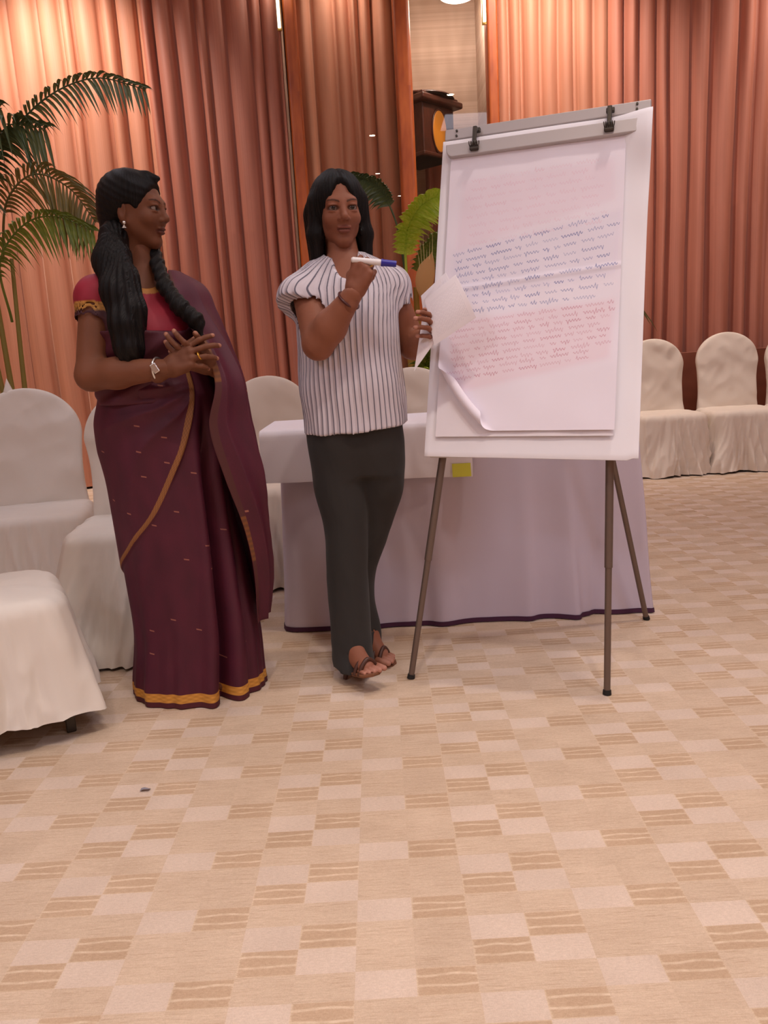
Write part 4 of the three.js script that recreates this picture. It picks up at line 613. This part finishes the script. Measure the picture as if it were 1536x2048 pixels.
    for (const o of [0.012, -0.012]) sub('strap', tube([-1, -0.6, 0, 0.6, 1].map(q => [B.x + D.x * o + Sd.x * 0.036 * q, B.y - 0.020 + 0.046 * (1 - q * q) + D.y * o, B.z + D.z * o + Sd.z * 0.036 * q]), 0.0068, 8, 20));
  };
  sandal([-0.142, 0.072, -2.315], ball1, d1, s1, [-0.153, 0.002, -2.305]); sandal([-0.098, 0.060, -2.475], ball2, d2, s2, [-0.104, 0.001, -2.478]);
  // bangle, ring, earring
  const ring3 = (c, ax, R, r) => { const g = new THREE.TorusGeometry(R, r, 8, 32); g.applyQuaternion(new THREE.Quaternion().setFromUnitVectors(V(0, 0, 1), V(...ax).normalize())); g.translate(...c); return g; };
  const fa = V(...W1).sub(V(...E1)).normalize().toArray();
  put('bangle', ring3([lerp(E1[0], W1[0], 0.86), lerp(E1[1], W1[1], 0.86), lerp(E1[2], W1[2], 0.86)], fa, 0.031, 0.004), std({ color: 0x4a1a18, roughness: 0.4 }), person, 'dark red bangle');
  put('finger_ring', ring3(hR.at(0.094, -0.011, 0.012).toArray(), [0.2, -0.3, -0.9], 0.0095, 0.0022), M.gold);
  put('earring', new THREE.SphereGeometry(0.004, 10, 8).translate(-0.077, -0.040, -0.004).applyMatrix4(hm), M.silver);
  // marker in the fist
  const ma = V(-0.045, 1.2475, -2.171), mb = V(0.071, 1.2305, -2.171), ml = thing('marker', 'white marker pen with blue cap in the fist of the striped shirt woman', 'marker', ma.toArray());
  const along = (t) => mb.clone().sub(ma).multiplyScalar(t).toArray();
  part('barrel', rod([0, 0, 0], along(0.66), 0.0078, 0.0082), std({ color: 0xe8e4e6, roughness: 0.4 }), ml); part('cap', merge([rod(along(0.655), along(1), 0.0092, 0.008), rod(along(0.65), along(0.70), 0.0098)]), std({ color: 0x2c2a9a, roughness: 0.4 }), ml, 'blue cap'); part('end_plug', rod(along(-0.03), along(0.02), 0.0055, 0.0078), std({ color: 0xdcd4d0, roughness: 0.5 }), ml);
  // sheaf of papers in the other hand
  const ptex = (() => { const c = document.createElement('canvas'); c.width = 256; c.height = 360; const g = c.getContext('2d'), r = rng(77); g.fillStyle = '#eae3e9'; g.fillRect(0, 0, 256, 360); g.fillStyle = '#b9b2bd'; for (let j = 40; j < 320; j += 13) { let x = 28; while (x < 220) { const w = 8 + r() * 26; g.globalAlpha = 0.35; g.fillRect(x, j, Math.min(w, 226 - x), 3.4); x += w + 6; } } const t = new THREE.CanvasTexture(c); t.colorSpace = THREE.SRGBColorSpace; return t; })();
  const bil = (A, B, E, D, bend, o = 0) => sheet(20, 28, (u, v) => { const a = V(...A).lerp(V(...B), u), d = V(...D).lerp(V(...E), u), p = d.lerp(a, v); return [p.x + o * 0.004, p.y - 0.006 * Math.sin(u * 3.14) * (1 - v), p.z + bend * Math.sin(u * Math.PI) + 0.5 * bend * Math.sin(v * Math.PI) + o]; }, 0.0006);
  const pm = std({ map: ptex, roughness: 0.9 }), pg = 'papers held by the striped shirt woman';
  single('paper', bil([0.238, 1.203, -2.262], [0.287, 1.082, -2.232], [0.168, 1.013, -2.240], [0.150, 1.142, -2.290], 0.014), pm, 'front sheet of the papers held over the flip chart left edge', 'paper', pg);
  single('paper', bil([0.198, 1.200, -2.285], [0.222, 1.085, -2.262], [0.108, 0.944, -2.250], [0.150, 1.143, -2.305], 0.010, -0.004), pm, 'lower sheet drooping from the held papers, its corner hanging lowest', 'paper', pg);
  single('paper', bil([0.214, 1.214, -2.292], [0.262, 1.095, -2.262], [0.150, 1.02, -2.262], [0.142, 1.155, -2.315], 0.012, -0.008), pm, 'rearmost sheet of the held papers, touching the striped shirt woman\'s hand', 'paper', pg);
}

// ---- woman in the saree
{
  const base = [-0.6, 0, -2.32], SK = lin('#6c422e'), NAIL = lin('#b27c66'), LIP = lin('#5c332a'), WARM = lin('#8c5840'), YAW = 35 * D2R, PX = -0.645, PZ = -2.30;
  const person = thing('person', 'woman in a maroon saree with gold border, hands clasped, looking right', 'person', base);
  const put = (name, g, m, parent = person, label) => part(name, g.translate(-base[0], -base[1], -base[2]), m, parent, label);
  const rows = [[0.84, 0, 0.0, 0.158, 0.128], [0.95, 0, 0.0, 0.150, 0.122], [1.02, 0, 0.012, 0.142, 0.118], [1.09, 0, 0.026, 0.146, 0.126], [1.15, 0, 0.016, 0.150, 0.108], [1.20, 0, 0.002, 0.148, 0.082], [1.235, 0, -0.006, 0.118, 0.064], [1.26, 0, -0.010, 0.078, 0.052], [1.28, 0, -0.012, 0.052, 0.048]];
  const torso = (g) => rotY(stack(rows, g), PX, PZ, YAW);
  const S1 = [-0.752, 1.195, -2.225], E1 = [-0.772, 0.985, -2.155], W1 = [-0.548, 0.992, -2.098], S2 = [-0.525, 1.19, -2.37], E2 = [-0.455, 0.985, -2.335], W2 = [-0.458, 0.988, -2.205];
  const hR = handParts({ wrist: W1, d: [0.86, 0.40, 0.12], n: [0.05, -0.35, -0.93], right: true, scale: 0.93, curls: [[18, 18, 12], [26, 24, 14], [34, 30, 16], [46, 34, 18]], spread: [10, 2, -8, -18], thumb: [0.8, 0.35, 0.35], thumbCurl: 12 });
  const hL = handParts({ wrist: [-0.450, 0.990, -2.168], d: [-0.50, 0.34, 0.62], n: [-0.5, 0.72, -0.45], right: false, scale: 0.93, curls: [[10, 30, 25], [14, 34, 25], [20, 36, 25], [26, 38, 25]], spread: [6, 0, -6, -12], thumb: [0.7, 0.5, 0.3] });
  const hm = mat4([-0.640, 1.424, -2.305], 79 * D2R, 3 * D2R, 0, 0.87);
  const mid = (t) => [lerp(E1[0], W1[0], t), lerp(E1[1], W1[1], t), lerp(E1[2], W1[2], t)];
  const b = new Field().add(torso(-0.014)).add(stack([[0.02, -0.66, -2.33, 0.04, 0.05], [0.4, -0.66, -2.32, 0.055, 0.06], [0.9, -0.67, -2.31, 0.085, 0.1]]), 0.02).add(stack([[0.02, -0.56, -2.34, 0.04, 0.05], [0.4, -0.57, -2.33, 0.055, 0.06], [0.9, -0.58, -2.31, 0.085, 0.1]]), 0.02)
    .add(cap([-0.66, 0.035, -2.33], [-0.62, 0.03, -2.24], 0.032, 0.024), 0.02).add(cap([-0.56, 0.035, -2.34], [-0.52, 0.03, -2.25], 0.032, 0.024), 0.02)
    .add(cap([-0.650, 1.245, -2.312], [-0.648, 1.37, -2.318], 0.046, 0.040), 0.03).add(cap([-0.71, 1.215, -2.255], S1, 0.046, 0.047), 0.03).add(cap(S1, E1, 0.047, 0.040), 0.02).add(cap(E1, mid(0.35), 0.041, 0.040), 0.015).add(cap(mid(0.35), W1, 0.040, 0.025), 0.02)
    .add(cap([-0.57, 1.21, -2.35], S2, 0.044, 0.046), 0.03).add(cap(S2, E2, 0.045, 0.038), 0.02).add(cap(E2, W2, 0.036, 0.022), 0.02);
  const tone = (x, y, z) => mixc(SK, WARM, 0.25 + 0.3 * noise(x * 14, y * 14, z * 14));
  put('body', bodyMerge([mesh3(b.fn, [-0.85, 0.0, -2.50], [-0.33, 1.41, -2.02], 0.009, null, tone), headMesh(hm, SK, LIP, WARM), handMesh(hR, SK, NAIL), handMesh(hL, SK, NAIL)]), M.skin);
  for (const s of [-1, 1]) put('eye', eyeGeo(s, hm, [0.0, 0.0]), M.eye);
  // blouse with gold bands
  const RED = lin('#98152f'), GOLD = lin('#c08a3c'), DK = lin('#3c0f1c'), axis = V(...E1).sub(V(...S1)).normalize(), cutP = V(...S1).addScaledVector(axis, 0.072);
  const neck = ell([-0.612, 1.270, -2.225], [0.060, 0.062, 0.085]), arm = cap(S1, E1, 0.052, 0.045);
  const sl = new Field().add(cap([-0.715, 1.212, -2.26], S1, 0.054, 0.057)).add(cap(S1, cutP.clone().addScaledVector(axis, 0.05).toArray(), 0.057, 0.053), 0.02).both(plane(axis.toArray(), cutP.toArray()), 0.003);
  const bl = new Field().add(torso(0.0)).add(sl.fn, 0.02).add(cap([-0.57, 1.212, -2.345], [-0.515, 1.15, -2.37], 0.054, 0.05), 0.02).both(plane([0, -1, 0], [0, 0.96, 0])).sub((x, y, z) => Math.max(arm(x, y, z), -plane(axis.toArray(), V(...S1).addScaledVector(axis, 0.035).toArray())(x, y, z)), 0.002).sub(neck, 0.005).sub(cap([-0.650, 1.27, -2.315], [-0.648, 1.36, -2.315], 0.054, 0.056), 0.005)
    .disp((x, y, z) => 0.004 * noise(x * 14, y * 14, z * 14));
  const pl = plane(axis.toArray(), cutP.toArray());
  put('blouse', mesh3(bl.fn, [-0.85, 0.93, -2.48], [-0.44, 1.31, -2.13], 0.0045, (x, y, z) => [(x + z) * 30, y * 30], (x, y, z) => { if (x < -0.69 && y < 1.24) { const q = -pl(x, y, z); if (q < 0.016) return DK; if (q < 0.040) return mixc(GOLD, DK, 0.2 + 0.25 * Math.sin(q * 800)); } if (y > 1.17 && neck(x, y, z) < 0.014) return mixc(GOLD, RED, 0.25); return mixc(RED, DK, 0.2 * noise(x * 25, y * 25, z * 25) + 0.05); }), phy({ vertexColors: true, roughness: 0.65, sheen: 0.1, sheenColor: new THREE.Color(1, 0.3, 0.3) }), person, 'red blouse with gold sleeve band');
  // saree cloth: skirt with an over-wrap, its gold border running down to the left
  const sk = [[0.0, -0.610, 0.208, -2.325, 0.172], [0.04, -0.611, 0.206, -2.325, 0.168], [0.20, -0.600, 0.194, -2.318, 0.150], [0.39, -0.612, 0.184, -2.31, 0.140], [0.65, -0.632, 0.172, -2.30, 0.135], [0.84, -0.636, 0.186, -2.30, 0.140], [0.92, -0.628, 0.172, -2.30, 0.136], [0.99, -0.632, 0.150, -2.30, 0.124]], YT = 0.99;
  const thb = [[0.36, -95], [0.444, -58], [0.52, -28], [0.60, -2], [0.75, 27], [0.83, 36], [0.92, 44], [1.0, 48]], crz = [[0, 32], [0.25, 36], [0.6, 50], [0.8, 52]];
  const edge = (th, y) => rowsAt(thb, y)[1] - th; // > 0: upper layer
  const saTex = dataTex(1536, 1536, (i, j) => {
    const th = (i / 1536 - 0.5) * 360, y = j / 1536 * YT, e = edge(th, y) * 0.0032, n = noise(i * 0.02, j * 0.008, 2) * 8 + noise(i * 0.3, j * 0.3, 5) * 6; let c = [76 + n, 13 + n * 0.4, 38 + n * 0.5];
    if (y > 0.36 && e > 0.002 && e < 0.020) { const w = 0.5 + 0.5 * Math.sin(y * 500) * Math.sin(e * 900); c = [124 + 28 * w, 76 + 24 * w, 42 + 10 * w]; }
    if (y > 0.018 && y < 0.044) { const w = 0.5 + 0.5 * Math.sin(i * 0.16) * Math.sin(y * 500); c = [186 + 26 * w, 126 + 26 * w, 48 + 16 * w]; } else if (y < 0.018) c = [76, 18, 32];
    const gx = Math.floor(i / 96), gy = Math.floor(j / 110 + (gx & 1) * 0.5), h = Math.abs(Math.sin(gx * 12.9 + gy * 78.2) * 43758.5) % 1; const lx = (i - gx * 96) - 30 - h * 30, ly = (j - (gy - (gx & 1) * 0.5) * 110) - 40; if (y > 0.1 && h > 0.68 && Math.abs(ly + lx * 0.25) < 3 && Math.abs(lx) < 10) c = [150, 92, 78]; return c;
  });
  M.saree = phy({ map: saTex, roughness: 0.66, sheen: 0.1, sheenColor: new THREE.Color(1, 0.2, 0.3), sheenRoughness: 0.4 });
  put('saree_skirt', loft(420, 260, (u, v, uu) => {
    const y = v * YT, r = rowsAt(sk, y), th = (u - 0.5) * 360, t = th * D2R; let d = 0;
    const e = edge(th, y); if (y > 0.34) d += 0.007 * sstep(-2, 2, e) * sstep(0.34, 0.42, y) * (1 - sstep(120, 170, Math.abs(th)));
    const ct = rowsAt(crz, y)[1], k = 1 - sstep(0.6, 0.95, y); d -= k * (0.035 + 0.03 * (1 - y)) * Math.exp(-(((th - ct) / 5) ** 2)); d += k * 0.018 * Math.exp(-(((th - ct + 13) / 7) ** 2)) + k * 0.012 * Math.exp(-(((th - ct - 14) / 7) ** 2)); d -= k * 0.012 * Math.exp(-(((th - ct - 26) / 4) ** 2));
    const ra = Math.atan2(0.95 - y, (44 - th) * 0.0033 + 0.02), rd = Math.hypot(0.95 - y, (44 - th) * 0.0033); if (e > 0) d += 0.011 * (0.5 - Math.abs(Math.sin(ra * 8 + 1.2 * noise(rd * 4, ra, 1)))) * sstep(0.02, 0.12, rd) * (1 - sstep(0.22, 0.55, rd));
    d += 0.010 * noise(Math.sin(t) * 2.5, y * 1.3, Math.cos(t) * 2.5) * (1.2 - y) + 0.012 * (1 - sstep(0.0, 0.35, y)) * noise(Math.sin(t) * 6, 3, Math.cos(t) * 6);
    return [r[1] + (r[2] + d) * Math.sin(t), Math.max(0.002, y), r[3] + (r[4] + d) * Math.cos(t), uu, v];
  }, true, true), M.saree, person, 'maroon wrapped skirt of the saree with gold hem');
  // drape across the chest
  const drapeB = plane([-0.94, 0.0, 0.0], [-0.515, 1.1, -2.2]);
  const wrap = new Field().add(torso(0.011)).disp((x, y, z) => 0.005 * Math.sin((y * 1.0 - x * 0.55) * 95) + 0.004 * noise(x * 12, y * 12, z * 12)).both((x, y, z) => smin(y - 1.095 - 0.12 * (x + 0.6) + 0.03 * Math.sin((x + 0.6) * 6), -(x + 0.508 + (y - 1.10) * 0.36), 0.02), 0.003).both(plane([0, -1, 0], [0, 0.90, 0])).both((x, y, z) => y - 1.262);
  put('saree_drape', mesh3(wrap.fn, [-0.86, 0.88, -2.48], [-0.42, 1.30, -2.10], 0.005, (x, y, z) => [x * 2, 0.4 + y * 0.2]), phy({ color: 0x4a0d22, roughness: 0.66, sheen: 0.1, sheenColor: new THREE.Color(1, 0.2, 0.3) }), person, 'dark maroon folds across the chest');
  // pallu falling from the shoulder over the arm
  const pr = [[0.25, -0.395, -2.24, -0.372, -2.29, -0.46, -2.40], [0.40, -0.384, -2.20, -0.353, -2.28, -0.50, -2.44], [0.55, -0.392, -2.165, -0.348, -2.26, -0.51, -2.45], [0.70, -0.428, -2.135, -0.345, -2.25, -0.51, -2.46], [0.84, -0.452, -2.125, -0.362, -2.245, -0.50, -2.46], [0.95, -0.428, -2.128, -0.374, -2.25, -0.50, -2.45], [1.05, -0.462, -2.165, -0.412, -2.28, -0.50, -2.44], [1.15, -0.530, -2.198, -0.452, -2.315, -0.505, -2.44], [1.22, -0.550, -2.22, -0.482, -2.33, -0.53, -2.43], [1.262, -0.565, -2.285, -0.545, -2.325, -0.57, -2.375]];
  const palTex = dataTex(256, 256, (i, j) => { const n = noise(i * 0.05, j * 0.02, 6) * 8 + noise(i * 0.4, j * 0.4, 5) * 5; if (i < 12) { const w = 0.5 + 0.5 * Math.sin(j * 0.8); const dim = j > 100 && j < 170 ? 1 : 0; return [78 + 24 * w * dim + 24 * dim, 34 + 26 * dim + 14 * w * dim, 34]; } const h = Math.abs(Math.sin((i >> 5) * 12.9 + (j >> 5) * 78.2) * 43758.5) % 1; if (h > 0.8 && Math.abs((j & 31) - 16) < 1.5 && Math.abs((i & 31) - 16) < 4) return [160, 104, 84]; return [76 + n, 13 + n * 0.4, 38 + n * 0.5]; });
  put('saree_pallu', sheet(90, 110, (u, v) => {
    const y = lerp(0.25, 1.262, v), r = rowsAt(pr, y), a = 1 - u, q0 = a * a, q1 = 2 * a * u, q2 = u * u, k = 2, ox = r[3] * k - (r[1] + r[5]) * (k - 1) / 2, oz = r[4] * k - (r[2] + r[6]) * (k - 1) / 2; let x = q0 * r[1] + q1 * ox + q2 * r[5], z = q0 * r[2] + q1 * oz + q2 * r[6];
    const f = 0.009 * (1 - 2 * Math.abs(Math.sin(u * 13 + y * 2.2))) * sstep(1.25, 1.0, y) + 0.008 * noise(u * 4, y * 4, 7); return [x + f * 0.8, y + 0.05 * (u - 0.5) * (1 - v), z + f * 0.6, u, v * 2];
  }, 0.003), phy({ map: palTex, roughness: 0.66, sheen: 0.1, sheenColor: new THREE.Color(1, 0.2, 0.3) }), person, 'maroon end of the saree hanging over the left arm');
  // hair: smooth cap, gathered at the nape, one thick fall in front and a thinner tress on the far side
  const toW = (p) => V(...p).applyMatrix4(hm).toArray();
  const hp = new Field().add(ell([0, 0.040, -0.024], [0.086, 0.092, 0.106])).add(cap([0, -0.01, -0.075], [-0.01, -0.09, -0.065], 0.056, 0.05), 0.03).add(cap([0, 0.105, 0.045], [0.0, 0.092, 0.098], 0.016, 0.005), 0.02).both((x, y, z) => { const n = 0.886 * (z - 0.080) - 0.464 * (y - 0.085); return n; }, 0.008).sub(ell([0.078, -0.018, 0.010], [0.020, 0.034, 0.024]), 0.006).sub(ell([-0.078, -0.018, 0.010], [0.020, 0.034, 0.024]), 0.006)
    .sub(cap([0, -0.05, 0.02], [0, -0.2, 0.02], 0.05, 0.05), 0.004).disp((x, y, z) => 0.0007 * Math.sin(y * 260 + z * 150 + 4 * noise(x * 12, y * 8, z * 8)) + 0.003 * noise(x * 14, y * 10, z * 14));
  const capG = hairGeo(hp.fn, [-0.11, -0.17, -0.15], [0.11, 0.15, 0.125], 0.0032, hm);
  const chain = (f, pts, rs, k) => { for (let i = 0; i < pts.length - 1; i++) f.add(cap(pts[i], pts[i + 1], rs[i], rs[i + 1]), k); };
  const fall = new Field(); chain(fall, [[-0.700, 1.36, -2.27], [-0.700, 1.285, -2.225], [-0.672, 1.20, -2.165], [-0.655, 1.11, -2.138], [-0.652, 1.05, -2.128], [-0.655, 0.992, -2.125]], [0.038, 0.046, 0.043, 0.041, 0.034, 0.008], 0.03); chain(fall, [[-0.690, 1.33, -2.22], [-0.648, 1.24, -2.165], [-0.628, 1.15, -2.140], [-0.632, 1.08, -2.130]], [0.022, 0.026, 0.028, 0.012], 0.02);
  chain(fall, [[-0.705, 1.36, -2.33], [-0.735, 1.30, -2.33], [-0.752, 1.255, -2.325]], [0.04, 0.034, 0.012], 0.03);
  fall.disp((x, y, z) => 0.0025 * Math.sin(Math.atan2(x + 0.66, z + 2.2) * 26 + y * 8) + 0.004 * noise(x * 18, y * 6, z * 18));
  const tress = new Field(); chain(tress, [[-0.610, 1.335, -2.335], [-0.590, 1.275, -2.275], [-0.560, 1.21, -2.212], [-0.520, 1.155, -2.185], [-0.480, 1.115, -2.185], [-0.466, 1.07, -2.175]], [0.016, 0.019, 0.021, 0.023, 0.022, 0.005], 0.01);
  tress.disp((x, y, z) => 0.0018 * Math.sin((x - y) * 190));
  const hairWorld = (f, lo, hi) => mesh3(f.fn, lo, hi, 0.004, (x, y, z) => [x * 6 + z * 4, y * 2]);
  put('hair', merge([capG, hairWorld(fall, [-0.81, 0.96, -2.40], [-0.57, 1.42, -2.06]), hairWorld(tress, [-0.66, 1.04, -2.38], [-0.42, 1.37, -2.13])]), M.hair, person, 'long black hair falling over the shoulder to the waist');
  // jewellery
  const wdir = V(...W1).sub(V(...E1)).normalize(), wp = V(...mid(0.88)), tg = new THREE.TorusGeometry(0.0305, 0.003, 8, 36); tg.applyQuaternion(new THREE.Quaternion().setFromUnitVectors(V(0, 0, 1), wdir)); tg.translate(wp.x, wp.y, wp.z);
  const plate = box(0.016, 0.026, 0.006, 0, 0, 0, 0.002); plate.rotateZ(0.5); plate.translate(wp.x, wp.y + 0.004, wp.z + 0.031);
  const br = put('bracelet', tg, M.silver, person, 'thin silver bracelet'); part('plate', plate.translate(-base[0], 0, -base[2]), M.silver, br);
  put('finger_ring', (() => { const g = new THREE.TorusGeometry(0.0095, 0.002, 8, 24); g.rotateY(Math.PI / 2); g.rotateZ(0.4); const p = hR.at(0.10, -0.012, 0.006); g.translate(p.x, p.y, p.z); return g; })(), M.gold);
  for (const s of [-1, 1]) put('earring', merge([new THREE.SphereGeometry(0.006, 12, 10).translate(s * 0.080, -0.044, -0.004), new THREE.ConeGeometry(0.009, 0.012, 14).translate(s * 0.081, -0.055, -0.004)]).applyMatrix4(hm), M.silver);
}
renderer.render(scene, camera);
